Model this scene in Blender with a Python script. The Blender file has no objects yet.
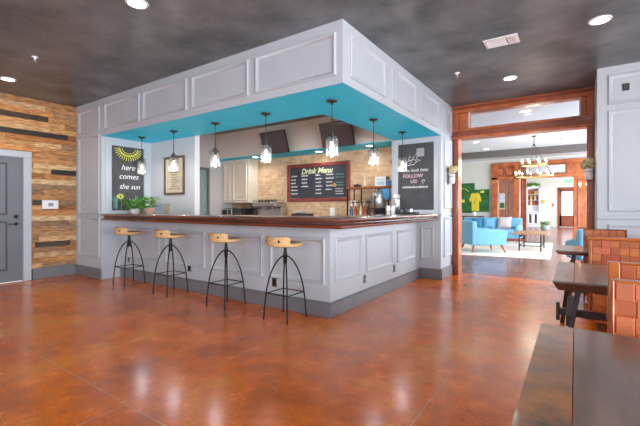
import bpy, math, random
from mathutils import Matrix, Vector
random.seed(7)
PI = math.pi
scene = bpy.context.scene
COL = scene.collection

# ---------------------------------------------------------------- helpers
def lin(h):
    h = h.lstrip('#')
    out = []
    for i in (0, 2, 4):
        c = int(h[i:i+2], 16) / 255
        out.append(c / 12.92 if c <= .04045 else ((c + .055) / 1.055) ** 2.4)
    return tuple(out)

class MB:
    """collects vertices and faces of ONE part"""
    def __init__(self):
        self.v, self.f, self.c = [], [], []
        self.M = Matrix.Identity(4)
        self.col = (1, 1, 1)
    def add(self, vs, fs, col=None):
        b = len(self.v)
        self.v += [tuple(self.M @ Vector(p)) for p in vs]
        for f in fs:
            self.f.append([b + i for i in f])
            self.c.append(col or self.col)
        return self
    def box(self, x0, x1, y0, y1, z0, z1, col=None):
        vs = [(x, y, z) for z in (z0, z1) for y in (y0, y1) for x in (x0, x1)]
        return self.add(vs, [(0, 2, 3, 1), (4, 5, 7, 6), (0, 1, 5, 4), (2, 6, 7, 3), (0, 4, 6, 2), (1, 3, 7, 5)], col)
    def lathe(self, prof, seg=24, c=(0, 0), col=None):
        n = len(prof); vs = []; fs = []
        for r, z in prof:
            for k in range(seg):
                a = 2 * PI * k / seg
                vs.append((c[0] + r * math.cos(a), c[1] + r * math.sin(a), z))
        for i in range(n - 1):
            for k in range(seg):
                k2 = (k + 1) % seg
                fs.append((i * seg + k, i * seg + k2, (i + 1) * seg + k2, (i + 1) * seg + k))
        fs.append(tuple(reversed(range(seg)))); fs.append(tuple((n - 1) * seg + k for k in range(seg)))
        return self.add(vs, fs, col)
    def cyl(self, r, z0, z1, seg=20, c=(0, 0), col=None):
        return self.lathe([(r, z0), (r, z1)], seg, c, col)
    def tube(self, pts, r, seg=8, closed=False, col=None):
        pts = [Vector(p) for p in pts]; n = len(pts)
        rs = r if isinstance(r, (list, tuple)) else [r] * n
        vs = []; fs = []; up = None
        for i, p in enumerate(pts):
            if closed: t = pts[(i + 1) % n] - pts[i - 1]
            else: t = pts[min(i + 1, n - 1)] - pts[max(i - 1, 0)]
            t.normalize()
            if up is None:
                up = Vector((0, 0, 1)) if abs(t.z) < .9 else Vector((1, 0, 0))
            a = t.cross(up)
            if a.length < 1e-5: a = t.cross(Vector((0, 1, 0)))
            a.normalize(); b = a.cross(t); b.normalize(); up = b
            for k in range(seg):
                q = 2 * PI * k / seg
                vs.append(tuple(p + (a * math.cos(q) + b * math.sin(q)) * rs[i]))
        m = n if closed else n - 1
        for i in range(m):
            j = (i + 1) % n
            for k in range(seg):
                k2 = (k + 1) % seg
                fs.append((i * seg + k, i * seg + k2, j * seg + k2, j * seg + k))
        if not closed:
            fs.append(tuple(reversed(range(seg)))); fs.append(tuple((n - 1) * seg + k for k in range(seg)))
        return self.add(vs, fs, col)
    def prism(self, poly, a0, a1, axis='y', col=None):
        """poly in the two other axes, extruded along axis"""
        n = len(poly)
        def mk(p, a):
            if axis == 'y': return (p[0], a, p[1])
            if axis == 'x': return (a, p[0], p[1])
            return (p[0], p[1], a)
        vs = [mk(p, a0) for p in poly] + [mk(p, a1) for p in poly]
        fs = [tuple(range(n)), tuple(reversed(range(n, 2 * n)))]
        fs += [(i, i + n, (i + 1) % n + n, (i + 1) % n) for i in range(n)]
        return self.add(vs, fs, col)
    def molding(self, x0, x1, z0, z1, prof, y=0):
        """rectangular mitred frame on a wall facing -y; prof = [(inset, height)]"""
        vs = []; fs = []
        for d, h in prof:
            vs += [(x0 + d, y - h, z0 + d), (x1 - d, y - h, z0 + d), (x1 - d, y - h, z1 - d), (x0 + d, y - h, z1 - d)]
        for i in range(len(prof) - 1):
            for k in range(4):
                k2 = (k + 1) % 4
                fs.append((i * 4 + k, i * 4 + k2, (i + 1) * 4 + k2, (i + 1) * 4 + k))
        return self.add(vs, fs)
    def build(self, name, mat, parent=None, bevel=0, smooth=35, loc=None, subsurf=0, sharp=True):
        me = bpy.data.meshes.new(name)
        me.from_pydata(self.v, [], self.f)
        ca = me.color_attributes.new('Tint', 'FLOAT_COLOR', 'CORNER')
        for p in me.polygons:
            for li in p.loop_indices:
                ca.data[li].color = (*self.c[p.index], 1)
        import bmesh
        bm = bmesh.new(); bm.from_mesh(me)
        bmesh.ops.recalc_face_normals(bm, faces=bm.faces[:])
        bm.to_mesh(me); bm.free()
        if smooth:
            for p in me.polygons: p.use_smooth = True
            me.set_sharp_from_angle(angle=math.radians(smooth))
        me.materials.append(mat)
        o = bpy.data.objects.new(name, me); COL.objects.link(o)
        if parent: o.parent = parent
        if loc: o.location = loc
        if bevel:
            m = o.modifiers.new('bevel', 'BEVEL'); m.width = bevel; m.segments = 2; m.limit_method = 'ANGLE'; m.angle_limit = math.radians(40)
            m.harden_normals = False
        if subsurf:
            m = o.modifiers.new('subdiv', 'SUBSURF'); m.levels = subsurf; m.render_levels = subsurf
        return o

def tag(o, label, cat, group=None, kind=None):
    if label: o['label'] = label
    if cat: o['category'] = cat
    if group: o['group'] = group
    if kind: o['kind'] = kind
    return o
def thing(name, label, cat, loc=(0, 0, 0), rz=0, group=None):
    o = bpy.data.objects.new(name, None); COL.objects.link(o)
    o.empty_display_size = .1
    o.location = loc; o.rotation_euler = (0, 0, rz)
    return tag(o, label, cat, group)
LABELS_STRUCT = {}
def struct(name, mb, mat, label=None, parent=None, **k):
    o = mb.build(name, mat, parent, **k)
    if not parent:
        o['kind'] = 'structure'
        if label: o['label'] = label; o['category'] = name.split('_')[0]
    return o
def dup(root, loc, rz, label, group=None):
    r = root.copy(); COL.objects.link(r); r.location = loc; r.rotation_euler = (0, 0, rz); r['label'] = label
    if group: r['group'] = group
    for ch in list(root.children):
        c = ch.copy(); COL.objects.link(c); c.parent = r
        for g in ch.children:
            d = g.copy(); COL.objects.link(d); d.parent = c
    return r

def text_part(name, body, size, mat, parent, loc, rot=(PI / 2, 0, 0), shear=0, bold=0, align='CENTER', extrude=.0012, spacing=1.0):
    cu = bpy.data.curves.new(name, 'FONT'); cu.body = body; cu.size = size; cu.shear = shear; cu.offset = bold
    cu.align_x = align; cu.align_y = 'CENTER'; cu.extrude = extrude; cu.space_character = spacing; cu.resolution_u = 3
    t = bpy.data.objects.new(name, cu); COL.objects.link(t)
    dg = bpy.context.evaluated_depsgraph_get(); dg.update()
    me = bpy.data.meshes.new_from_object(t.evaluated_get(dg))
    bpy.data.objects.remove(t)
    me.name = name
    me.materials.clear(); me.materials.append(mat)
    o = bpy.data.objects.new(name, me); COL.objects.link(o)
    o.parent = parent; o.location = loc; o.rotation_euler = rot
    return o
def scribble(mb, x, z, w, h, y, r=.004, rnd=random):
    """a chalk word too small to read: a run of pen loops"""
    n = max(3, int(w / (h * .55))); pts = []
    for i in range(n * 3 + 1):
        t = i / (n * 3)
        a = h * (.5 + .5 * rnd.random()) * (1 if i % 3 == 1 else (-.15 if i % 3 == 2 else .1))
        pts.append((x + w * t, y, z + a))
    mb.tube(pts, r, 4)

# ---------------------------------------------------------------- materials
def mat(name, col, rough=.5, metal=0, noise=0, nscale=8, stretch=(1, 1, 1), bump=0, bscale=40, coat=0, tint=False, spec=.5, col2=None, emit=None, estr=0, trans=0, alpha=1, sheen=0):
    m = bpy.data.materials.new(name); m.use_nodes = True
    nt = m.node_tree; N = nt.nodes; L = nt.links
    p = N['Principled BSDF']
    c = lin(col) if isinstance(col, str) else col
    p.inputs['Base Color'].default_value = (*c, 1)
    p.inputs['Roughness'].default_value = rough; p.inputs['Metallic'].default_value = metal
    p.inputs['Coat Weight'].default_value = coat; p.inputs['Coat Roughness'].default_value = .08
    p.inputs['Specular IOR Level'].default_value = spec
    if trans: p.inputs['Transmission Weight'].default_value = trans
    if sheen: p.inputs['Sheen Weight'].default_value = sheen
    if emit: p.inputs['Emission Color'].default_value = (*lin(emit), 1); p.inputs['Emission Strength'].default_value = estr
    src = None
    tc = N.new('ShaderNodeTexCoord'); mp = N.new('ShaderNodeMapping'); mp.inputs['Scale'].default_value = stretch
    L.new(tc.outputs['Object'], mp.inputs['Vector'])
    if noise or col2:
        nz = N.new('ShaderNodeTexNoise'); nz.inputs['Scale'].default_value = nscale; nz.inputs['Detail'].default_value = 6; nz.inputs['Roughness'].default_value = .6
        L.new(mp.outputs['Vector'], nz.inputs['Vector'])
        rp = N.new('ShaderNodeValToRGB'); rp.color_ramp.elements[0].position = .32; rp.color_ramp.elements[1].position = .68
        c2 = lin(col2) if isinstance(col2, str) else tuple(min(1, x * (1 + noise)) for x in c)
        c1 = c if col2 else tuple(x * (1 - noise) for x in c)
        rp.color_ramp.elements[0].color = (*c1, 1); rp.color_ramp.elements[1].color = (*c2, 1)
        L.new(nz.outputs['Fac'], rp.inputs['Fac']); src = rp.outputs['Color']
    if tint:
        at = N.new('ShaderNodeAttribute'); at.attribute_name = 'Tint'
        if src:
            mx = N.new('ShaderNodeMix'); mx.data_type = 'RGBA'; mx.blend_type = 'MULTIPLY'; mx.inputs[0].default_value = 1
            L.new(src, mx.inputs[6]); L.new(at.outputs['Color'], mx.inputs[7]); src = mx.outputs[2]
        else: src = at.outputs['Color']
    if src: L.new(src, p.inputs['Base Color'])
    if bump:
        nb = N.new('ShaderNodeTexNoise'); nb.inputs['Scale'].default_value = bscale; nb.inputs['Detail'].default_value = 4
        L.new(mp.outputs['Vector'], nb.inputs['Vector'])
        bp = N.new('ShaderNodeBump'); bp.inputs['Strength'].default_value = bump; bp.inputs['Distance'].default_value = .01
        L.new(nb.outputs['Fac'], bp.inputs['Height']); L.new(bp.outputs['Normal'], p.inputs['Normal'])
    return m

def glass(name, tintc=(1, 1, 1), rough=.0, gloss=.12, seed=0):
    m = bpy.data.materials.new(name); m.use_nodes = True; nt = m.node_tree; N = nt.nodes; L = nt.links
    N.remove(N['Principled BSDF'])
    t = N.new('ShaderNodeBsdfTransparent'); t.inputs['Color'].default_value = (*tintc, 1)
    g = N.new('ShaderNodeBsdfGlossy'); g.inputs['Roughness'].default_value = rough + .02
    fr = N.new('ShaderNodeLayerWeight'); fr.inputs['Blend'].default_value = .35
    mu = N.new('ShaderNodeMath'); mu.operation = 'MULTIPLY_ADD'; mu.inputs[1].default_value = .6; mu.inputs[2].default_value = gloss * .3
    L.new(fr.outputs['Fresnel'], mu.inputs[0])
    mx = N.new('ShaderNodeMixShader'); L.new(mu.outputs[0], mx.inputs[0]); L.new(t.outputs[0], mx.inputs[1]); L.new(g.outputs[0], mx.inputs[2])
    if seed:                                   # seeded glass scatters a little light
        df = N.new('ShaderNodeBsdfTranslucent'); df.inputs['Color'].default_value = (.95, .97, .97, 1)
        m2 = N.new('ShaderNodeMixShader'); m2.inputs[0].default_value = seed
        L.new(mx.outputs[0], m2.inputs[1]); L.new(df.outputs[0], m2.inputs[2]); mx = m2
    L.new(mx.outputs[0], N['Material Output'].inputs['Surface'])
    return m

def floor_material(name='stained_concrete', c0='#a64a06', c1='#f07606', c2='#f6a036'):
    m = bpy.data.materials.new(name); m.use_nodes = True; nt = m.node_tree; N = nt.nodes; L = nt.links
    p = N['Principled BSDF']
    tc = N.new('ShaderNodeTexCoord')
    def noise(scale, detail=6, rough=.6, dist=0):
        n = N.new('ShaderNodeTexNoise'); n.inputs['Scale'].default_value = scale; n.inputs['Detail'].default_value = detail
        n.inputs['Roughness'].default_value = rough; n.inputs['Distortion'].default_value = dist
        L.new(tc.outputs['Object'], n.inputs['Vector']); return n
    n1 = noise(1.1, 8, .62, .15); n2 = noise(6, 7, .65, 0); n3 = noise(.45, 3, .5); n4 = noise(45, 3, .6)
    r1 = N.new('ShaderNodeValToRGB'); e = r1.color_ramp.elements
    e[0].position = .28; e[0].color = (*lin(c0), 1); e[1].position = .75; e[1].color = (*lin(c2), 1)
    k = e.new(.5); k.color = (*lin(c1), 1)
    L.new(n1.outputs['Fac'], r1.inputs['Fac'])
    r2 = N.new('ShaderNodeValToRGB'); e = r2.color_ramp.elements
    e[0].position = .3; e[0].color = (.68, .62, .56, 1); e[1].position = .68; e[1].color = (1.08, 1.08, 1.08, 1)
    L.new(n2.outputs['Fac'], r2.inputs['Fac'])
    mx = N.new('ShaderNodeMix'); mx.data_type = 'RGBA'; mx.blend_type = 'MULTIPLY'; mx.inputs[0].default_value = 1
    L.new(r1.outputs[0], mx.inputs[6]); L.new(r2.outputs[0], mx.inputs[7])
    r4 = N.new('ShaderNodeValToRGB'); e = r4.color_ramp.elements
    e[0].position = .3; e[0].color = (.8, .78, .76, 1); e[1].position = .6; e[1].color = (1.05, 1.05, 1.05, 1)
    L.new(n4.outputs['Fac'], r4.inputs['Fac'])
    mx2 = N.new('ShaderNodeMix'); mx2.data_type = 'RGBA'; mx2.blend_type = 'MULTIPLY'; mx2.inputs[0].default_value = 1
    L.new(mx.outputs[2], mx2.inputs[6]); L.new(r4.outputs[0], mx2.inputs[7])
    # saw-cut joints
    sx = N.new('ShaderNodeSeparateXYZ'); L.new(tc.outputs['Object'], sx.inputs[0])
    acc = None
    for out, at in (('X', 1.472), ('X', -.066), ('Y', -2.222), ('X', 3.01), ('Y', 4.6)):
        s = N.new('ShaderNodeMath'); s.operation = 'SUBTRACT'; s.inputs[1].default_value = at; L.new(sx.outputs[out], s.inputs[0])
        a = N.new('ShaderNodeMath'); a.operation = 'ABSOLUTE'; L.new(s.outputs[0], a.inputs[0])
        l = N.new('ShaderNodeMath'); l.operation = 'LESS_THAN'; l.inputs[1].default_value = .0042; L.new(a.outputs[0], l.inputs[0])
        if acc is None: acc = l
        else:
            q = N.new('ShaderNodeMath'); q.operation = 'MAXIMUM'; L.new(acc.outputs[0], q.inputs[0]); L.new(l.outputs[0], q.inputs[1]); acc = q
    mj = N.new('ShaderNodeMix'); mj.data_type = 'RGBA'; mj.inputs[7].default_value = (*lin('#e2c6a8'), 1)
    sc = N.new('ShaderNodeMath'); sc.operation = 'MULTIPLY'; sc.inputs[1].default_value = .45; L.new(acc.outputs[0], sc.inputs[0])
    L.new(sc.outputs[0], mj.inputs[0]); L.new(mx2.outputs[2], mj.inputs[6])
    L.new(mj.outputs[2], p.inputs['Base Color'])
    rr = N.new('ShaderNodeMapRange'); rr.inputs['To Min'].default_value = .17; rr.inputs['To Max'].default_value = .34
    L.new(n2.outputs['Fac'], rr.inputs['Value']); L.new(rr.outputs[0], p.inputs['Roughness'])
    p.inputs['Specular IOR Level'].default_value = .42
    p.inputs['Coat Weight'].default_value = .32; p.inputs['Coat Roughness'].default_value = .15; p.inputs['Coat IOR'].default_value = 1.65
    b = N.new('ShaderNodeBump'); b.inputs['Strength'].default_value = .16; b.inputs['Distance'].default_value = .01
    L.new(n2.outputs['Fac'], b.inputs['Height']); L.new(b.outputs['Normal'], p.inputs['Normal'])
    return m

def brick_material():
    m = bpy.data.materials.new('tan_brick'); m.use_nodes = True; nt = m.node_tree; N = nt.nodes; L = nt.links
    p = N['Principled BSDF']; p.inputs['Roughness'].default_value = .75
    tc = N.new('ShaderNodeTexCoord'); mp = N.new('ShaderNodeMapping'); mp.inputs['Rotation'].default_value = (PI / 2, 0, 0)
    L.new(tc.outputs['Object'], mp.inputs['Vector'])
    b = N.new('ShaderNodeTexBrick'); b.inputs['Scale'].default_value = 1
    b.inputs['Brick Width'].default_value = .22; b.inputs['Row Height'].default_value = .075; b.inputs['Mortar Size'].default_value = .005
    b.inputs['Color1'].default_value = (*lin('#e0c09c'), 1); b.inputs['Color2'].default_value = (*lin('#cfa880'), 1); b.inputs['Mortar'].default_value = (*lin('#d8c4a4'), 1)
    L.new(mp.outputs[0], b.inputs['Vector'])
    n = N.new('ShaderNodeTexNoise'); n.inputs['Scale'].default_value = 9; n.inputs['Detail'].default_value = 5; L.new(tc.outputs['Object'], n.inputs['Vector'])
    r = N.new('ShaderNodeValToRGB'); r.color_ramp.elements[0].position = .3; r.color_ramp.elements[0].color = (.84, .79, .75, 1); r.color_ramp.elements[1].position = .65; r.color_ramp.elements[1].color = (1.1, 1.1, 1.1, 1)
    L.new(n.outputs['Fac'], r.inputs['Fac'])
    mx = N.new('ShaderNodeMix'); mx.data_type = 'RGBA'; mx.blend_type = 'MULTIPLY'; mx.inputs[0].default_value = 1
    L.new(b.outputs['Color'], mx.inputs[6]); L.new(r.outputs[0], mx.inputs[7]); L.new(mx.outputs[2], p.inputs['Base Color'])
    bp = N.new('ShaderNodeBump'); bp.inputs['Strength'].default_value = .3; bp.inputs['Distance'].default_value = .01; bp.invert = True
    L.new(b.outputs['Fac'], bp.inputs['Height']); L.new(bp.outputs['Normal'], p.inputs['Normal'])
    return m

M = dict(
    floor=floor_material(), floor_lounge=floor_material('lounge_concrete', '#6a3d32', '#965f4e', '#b2806c'), brick=brick_material(),
    ceiling=mat('charcoal_plaster', '#4b5053', .34, col2='#80868a', nscale=1.6, spec=.35),
    white=mat('white_trim_paint', '#bbbfc4', .38, noise=.02, nscale=3),
    wallwhite=mat('white_wall_paint', '#c9c8ca', .6, noise=.02, nscale=3),
    cream=mat('cream_wall_paint', '#d2cfc4', .65, noise=.02, nscale=3),
    lounge_ceiling=mat('lounge_ceiling_paint', '#ccced0', .7, noise=.02, nscale=3),
    graybase=mat('gray_baseboard_paint', '#77767a', .4, noise=.06, nscale=4),
    graydoor=mat('gray_door_paint', '#70737a', .4, noise=.05, nscale=3),
    blue=mat('blue_soffit_paint', '#0cd2ff', .5, noise=.05, nscale=2.5),
    plank=mat('reclaimed_wood', '#ffffff', .68, tint=True, col2='#9c8672', nscale=5, stretch=(6, 1.6, 12), bump=.3, bscale=14),
    bartop=mat('mahogany_bar_top', '#43201a', .2, col2='#7a3c2e', nscale=4, stretch=(1, 1, 5), coat=1, bump=.03, bscale=12),
    stool_wood=mat('pale_stool_wood', '#c39560', .5, col2='#dcb682', nscale=10, stretch=(1.5, 6, 6)),
    iron=mat('black_iron', '#2b2725', .42, metal=.7),
    bronze=mat('dark_bronze', '#3b3a36', .45, metal=.6),
    cherry=mat('cherry_wood_trim', '#9c4a22', .32, col2='#cf7440', nscale=3.5, stretch=(1, 1, 1), coat=.5),
    cherryd=mat('dark_cherry_wood', '#7a3823', .32, col2='#9a5032', nscale=4, stretch=(1, 1, .6), coat=.4),
    chalk_board=mat('slate_chalkboard', '#403f42', .8, col2='#504f52', nscale=5),
    chalk_navy=mat('navy_chalkboard', '#2e333e', .75, col2='#3c414d', nscale=5),
    chalk_white=mat('white_chalk', '#e9e7e2', .9, noise=.08, nscale=60),
    chalk_yellow=mat('yellow_chalk', '#e0dc5a', .9, noise=.08, nscale=60),
    chalk_green=mat('green_chalk', '#6fae93', .9, noise=.1, nscale=60),
    chalk_pink=mat('pink_chalk', '#e6b9c0', .9, noise=.08, nscale=60),
    chalk_orange=mat('orange_chalk', '#e08a3c', .9, noise=.08, nscale=60),
    redframe=mat('barn_red_frame_wood', '#6c2a20', .5, col2='#93443a', nscale=6, stretch=(2, 1, 2)),
    brownframe=mat('brown_frame_wood', '#5a4636', .5, noise=.15, nscale=10),
    paper=mat('aged_paper', '#cdb798', .8, col2='#ded0b6', nscale=7),
    ink=mat('faded_ink', '#8c7558', .9),
    screen=mat('television_screen', '#4a4245', .2, spec=.7),
    blackplastic=mat('black_plastic', '#1d1b1c', .38),
    steel=mat('brushed_steel', '#b9b9b8', .28, metal=.9),
    darksteel=mat('dark_steel', '#56565a', .35, metal=.8),
    whiteplastic=mat('white_plastic', '#eeeeee', .35),
    cabinet=mat('cream_cabinet_paint', '#e2d9c8', .4, noise=.02, nscale=3),
    counter=mat('gray_countertop', '#8b857d', .3, noise=.15, nscale=30),
    undercab=mat('cream_base_cabinet', '#cfc6b6', .5, noise=.03, nscale=4),
    leather=mat('copper_woven_leather', '#ffffff', .36, tint=True, noise=.12, nscale=14, bump=.12, bscale=30, spec=.5),
    seatleather=mat('tan_seat_leather', '#b98068', .45, noise=.12, nscale=9, bump=.1, bscale=30),
    orangewood=mat('orange_stained_wood', '#a8501c', .35, col2='#c97432', nscale=4, stretch=(1, 1, 3), coat=.4),
    tabletop=mat('dark_stained_table', '#40342e', .32, col2='#ac661e', nscale=8, coat=.25, bump=.12, bscale=9),
    tabletop2=mat('dark_walnut_plank', '#5a443a', .3, col2='#7d5a48', nscale=3, stretch=(3, .7, 1), coat=.25, bump=.08, bscale=10),
    tableedge=mat('dark_table_edge', '#3a2a24', .4, noise=.2, nscale=8),
    chairblue=mat('sky_blue_upholstery', '#74b2d4', .85, noise=.06, nscale=20, bump=.1, bscale=150, sheen=.2),
    pillowgray=mat('beige_pillow_cloth', '#d9c9c4', .9, noise=.06, nscale=20),
    bluegray=mat('slate_blue_cushion', '#3f86ac', .85, noise=.06, nscale=20),
    legwood=mat('walnut_leg_wood', '#9a5a2c', .45, noise=.12, nscale=10),
    rug=mat('cream_rug', '#eae2d4', .95, noise=.06, nscale=10, bump=.4, bscale=120),
    greenpaint=mat('green_mural_paint', '#174426', .7, col2='#367a36', nscale=6),
    yellowcloth=mat('yellow_shirt_cloth', '#e2c93a', .85, noise=.06, nscale=10),
    leaf=mat('green_leaf', '#3d7d2c', .55, col2='#7fb04a', nscale=12),
    leafpale=mat('pale_green_leaf', '#7f9f6c', .55, col2='#b5c79a', nscale=12),
    petal=mat('cream_petal', '#e8dcb6', .8, col2='#cfc08e', nscale=14),
    terracotta=mat('terracotta_pot', '#b08a78', .7, noise=.08, nscale=10),
    whiteceramic=mat('white_ceramic', '#ece8e2', .3),
    gilt=mat('aged_gold', '#a08458', .5, metal=.4, noise=.15, nscale=10),
    glass=glass('clear_glass', (.98, .99, .99)),
    jarglass=glass('pendant_jar_glass', (.98, .99, .99), rough=.1, gloss=.2, seed=.02),
    shopglass=glass('window_glass', (.96, .98, 1), gloss=.15),
    bulb=mat('warm_bulb', '#fff1d8', .3, emit='#ffd296', estr=4),
    candle=mat('candle_bulb', '#fff1d8', .3, emit='#ffdca4', estr=12),
    downlight=mat('downlight_lens', '#ffffff', .4, emit='#fdfbff', estr=9),
    exitgreen=mat('exit_sign_glow', '#9be0a8', .4, emit='#7fe09a', estr=.8),
    red=mat('red_plastic', '#c0302c', .4),
    beam=mat('gray_beam_paint', '#67625f', .6, noise=.05, nscale=3),
    darkgray=mat('dark_gray_paint', '#5a5653', .5, noise=.06, nscale=5),
    syrup_red=mat('red_syrup', '#a0382c', .2), syrup_amber=mat('amber_syrup', '#b87a34', .2), syrup_blue=mat('blue_syrup', '#2f4d8a', .2),
    syrup_clear=mat('pale_syrup', '#d8cba8', .2), syrup_dark=mat('dark_syrup', '#3a241c', .2),
    poster_blue=mat('pale_blue_print', '#b7cfe0', .6), brownpic=mat('book_mosaic', '#ffffff', .6, tint=True),
    palm=mat('planter_pattern', '#6b8a80', .6, col2='#b7c4b4', nscale=12),
)

H = 3.06            # ceiling height
SB = 2.44           # soffit underside
PROF = [(0, 0), (0, .014), (.008, .022), (.02, .020), (.032, .008), (.045, .003), (.045, 0)]

# ================================================================ SETTING
struct('floor', MB().box(-5.6, 7, -8, 3.8, -.1, 0), M['floor'], 'orange-brown stained polished concrete floor', smooth=0)
struct('floor_lounge', MB().box(-5.6, 7, 3.8, 25, -.1, 0), M['floor_lounge'], 'dull brown polished floor of the lounge', smooth=0)
struct('ceiling', MB().box(-5.6, 7, -8, 3.8, H, H + .1), M['ceiling'], 'dark charcoal ceiling over the bar room', smooth=0)
struct('ceiling_lounge', MB().box(-5.6, 7, 3.8, 12.5, H, H + .1), M['lounge_ceiling'], 'pale ceiling of the lounge beyond the opening', smooth=0)
struct('ceiling_entry', MB().box(-5.6, 7, 12.5, 25, 3.3, 3.4), M['lounge_ceiling'], 'pale ceiling of the far entry hall', smooth=0)

# left wall: reclaimed planks on backing, with door opening
XW = -5.34
mb = MB(); mb.box(-5.6, XW - .02, -8, -2.1, 0, H); mb.box(-5.6, XW - .02, -2.1, -1.06, 2.13, H); mb.box(-5.6, XW - .02, -1.06, .57, 0, H)
wl = struct('wall_left', mb, M['darkgray'], 'wall clad in reclaimed wood planks', smooth=0)
bartopm = M['bartop'].node_tree.nodes['Principled BSDF']; bartopm.inputs['Coat IOR'].default_value = 2.5; bartopm.inputs['Coat Roughness'].default_value = .22
pal = ['#c98f54', '#b98a58', '#d4a268', '#d6b184', '#9b7858', '#bb8f60', '#a58564', '#dcb47e', '#bd8a55', '#8f7052', '#b08c66', '#cd9e6c', '#a56f3c']
mb = MB(); rows = 32; rh = (H - .18) / rows
rnd = random.Random(21)
darkrows = {18: [(-.727, -.33)], 25: [(-2.2, -.46)], 12: [(-1.0, -.62)], 28: [(-1.9, -.77)], 4: [(-.96, -.43)]}
for r in range(rows):
    z0 = .18 + r * rh; y = -8 + rnd.random()
    cuts = [-8]
    while y < -.33:
        cuts.append(y); y += .35 + rnd.random() * .9
    cuts.append(-.33)
    segs = [(a, b, None) for a, b in zip(cuts[:-1], cuts[1:])]
    if r in darkrows:
        a, b = darkrows[r][0]
        segs = [(s, min(e, a), c) for s, e, c in segs if s < a] + [(a, b, '#3f3833' if r in (18, 25) else '#5d4d3c')] + ([(max(s, b), e, c) for s, e, c in segs if e > b] if b < -.34 else [])
    for a, b, c in segs:
        if b - a < .02: continue
        top = z0 + rh - .003
        t = rnd.uniform(0, .014)
        cc = lin(c) if c else tuple(min(.95, q * k_) for q, k_ in zip(lin(rnd.choice(pal)), [rnd.uniform(1.15, 1.6)] * 3))
        for (p0, p1, q0) in ((a, b, z0),):
            # leave the door opening free
            if top < 2.13:
                if a < -1.06:
                    if b > -1.06: mb.box(XW - .02, XW + t, -1.06, b - .002, z0, top, cc)
                    if a < -2.1: mb.box(XW - .02, XW + t, a, min(b, -2.1) - .002, z0, top, cc)
                    continue
            mb.box(XW - .02, XW + t, a, b - .002, z0, top, cc)
p = mb.build('plank_cladding', M['plank'], wl, smooth=0)
mb = MB(); mb.box(XW, XW + .025, -1.0, -.33, 0, .18); mb.box(XW, XW + .018, -1.0, -.33, .18, .19)
struct('baseboard_left', mb, M['graybase'], 'gray baseboard under the plank wall', bevel=.004)
mb = MB()
for a, b in ((-1.13, -1.02), (-2.16, -2.05)): mb.box(XW - .02, XW + .035, a, b, 0, 2.05)
mb.box(XW - .02, XW + .037, -2.162, -1.018, 2.051, 2.15)
struct('trim_1', mb, M['white'], 'white casing of the gray door in the plank wall', bevel=.006)
d = thing('door_1', None, None, (XW - .02, -1.13, 0)); d['kind'] = 'structure'; d['label'] = 'gray panelled door in the plank wall'; d['category'] = 'door'
mb = MB(); mb.box(-.04, .0, -.92, 0, .01, 2.05)
mb.build('door_leaf', M['graydoor'], d)
for (y0, y1, z0, z1) in ((-.80, -.2, 1.1, 1.95), (-.80, -.2, .2, 1.0)):
    q = MB(); q.M = Matrix.Rotation(PI / 2, 4, 'Z'); q.molding(y0, y1, z0, z1, [(0, 0), (0, .008), (.015, .012), (.03, -.004), (.05, -.006)]); q.M = q.M
    q.build('door_panel_molding', M['darkgray'], d)
mb = MB(); mb.M = Matrix.Translation((0, -.085, 1.07)) @ Matrix.Rotation(PI / 2, 4, 'Y'); mb.lathe([(.03, 0), (.03, .012), (.022, .02), (.018, .03)], 20)
mb.build('deadbolt', M['blackplastic'], d)
mb = MB(); mb.M = Matrix.Translation((0, -.085, .95)) @ Matrix.Rotation(PI / 2, 4, 'Y'); mb.lathe([(.028, 0), (.028, .01), (.012, .014), (.012, .05)], 20)
mb.M = Matrix.Identity(4); mb.box(.04, .055, -.20, -.075, .942, .958)
mb.build('door_handle', M['blackplastic'], d, bevel=.003)

# pillars, soffit
def frameset(rects, y, M4, name, material, parent):
    q = MB(); q.M = M4
    for r in rects: q.molding(*r, PROF, y)
    return q.build(name, material, parent, smooth=30)
RX = lambda x: Matrix.Translation((x, 0, 0)) @ Matrix.Rotation(PI / 2, 4, 'Z')   # wall facing +x : local x -> world y
I4 = Matrix.Identity(4)
wp = struct('wall_pillar_left', MB().box(-5.36, -4.4, -.33, .67, 0, H), M['white'], 'white panelled pillar beside the plank wall', smooth=0)
frameset([(-5.21, -4.42 - .03, 2.54, 2.94), (-5.21, -4.45, 1.11, 2.47), (-5.21, -4.45, .37, 1.05)], -.33, I4, 'panel_molding', M['white'], wp)
MB().box(-5.36, -4.4, -.345, -.33, 1.065, 1.095).build('rail_molding', M['white'], wp, bevel=.004)
MB().box(-5.35, -4.385, -.352, -.33, 0, .18).build('plinth', M['graybase'], wp, bevel=.004)
wf = struct('wall_soffit_front', MB().box(-4.4, .36, -.33, .57, SB, H), M['white'], 'white panelled soffit over the bar', smooth=0)
struct('wall_soffit_side', MB().box(-.47, .36, .57, 2.885, SB, H), M['white'], 'white panelled soffit along the short side of the bar', smooth=0)
frameset([(-4.27, -3.22, 2.525, 2.95), (-3.12, -2.07, 2.525, 2.95), (-1.96, -.915, 2.525, 2.95), (-.80, .285, 2.525, 2.95)], -.33, I4, 'panel_molding', M['white'], wf)
frameset([(-.19, .63, 2.525, 2.95), (.82, 1.66, 2.525, 2.95), (1.86, 2.73, 2.525, 2.95)], -.36 + .0, RX(0), 'panel_molding', M['white'], wf)
mb = MB(); mb.box(-4.4, .372, -.342, -.33, SB - .006, SB + .012); mb.box(.36, .372, -.33, 2.885, SB - .006, SB + .012)
mb.build('edge_bead', M['white'], wf, bevel=.003)
mb = MB(); mb.box(-4.4, .36, -.33, .57, SB - .006, SB - .001); mb.box(-.47, .36, .57, 2.885, SB - .006, SB - .001)
struct('ceiling_soffit', mb, M['blue'], 'turquoise blue underside of the soffit over the bar', smooth=0)
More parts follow.
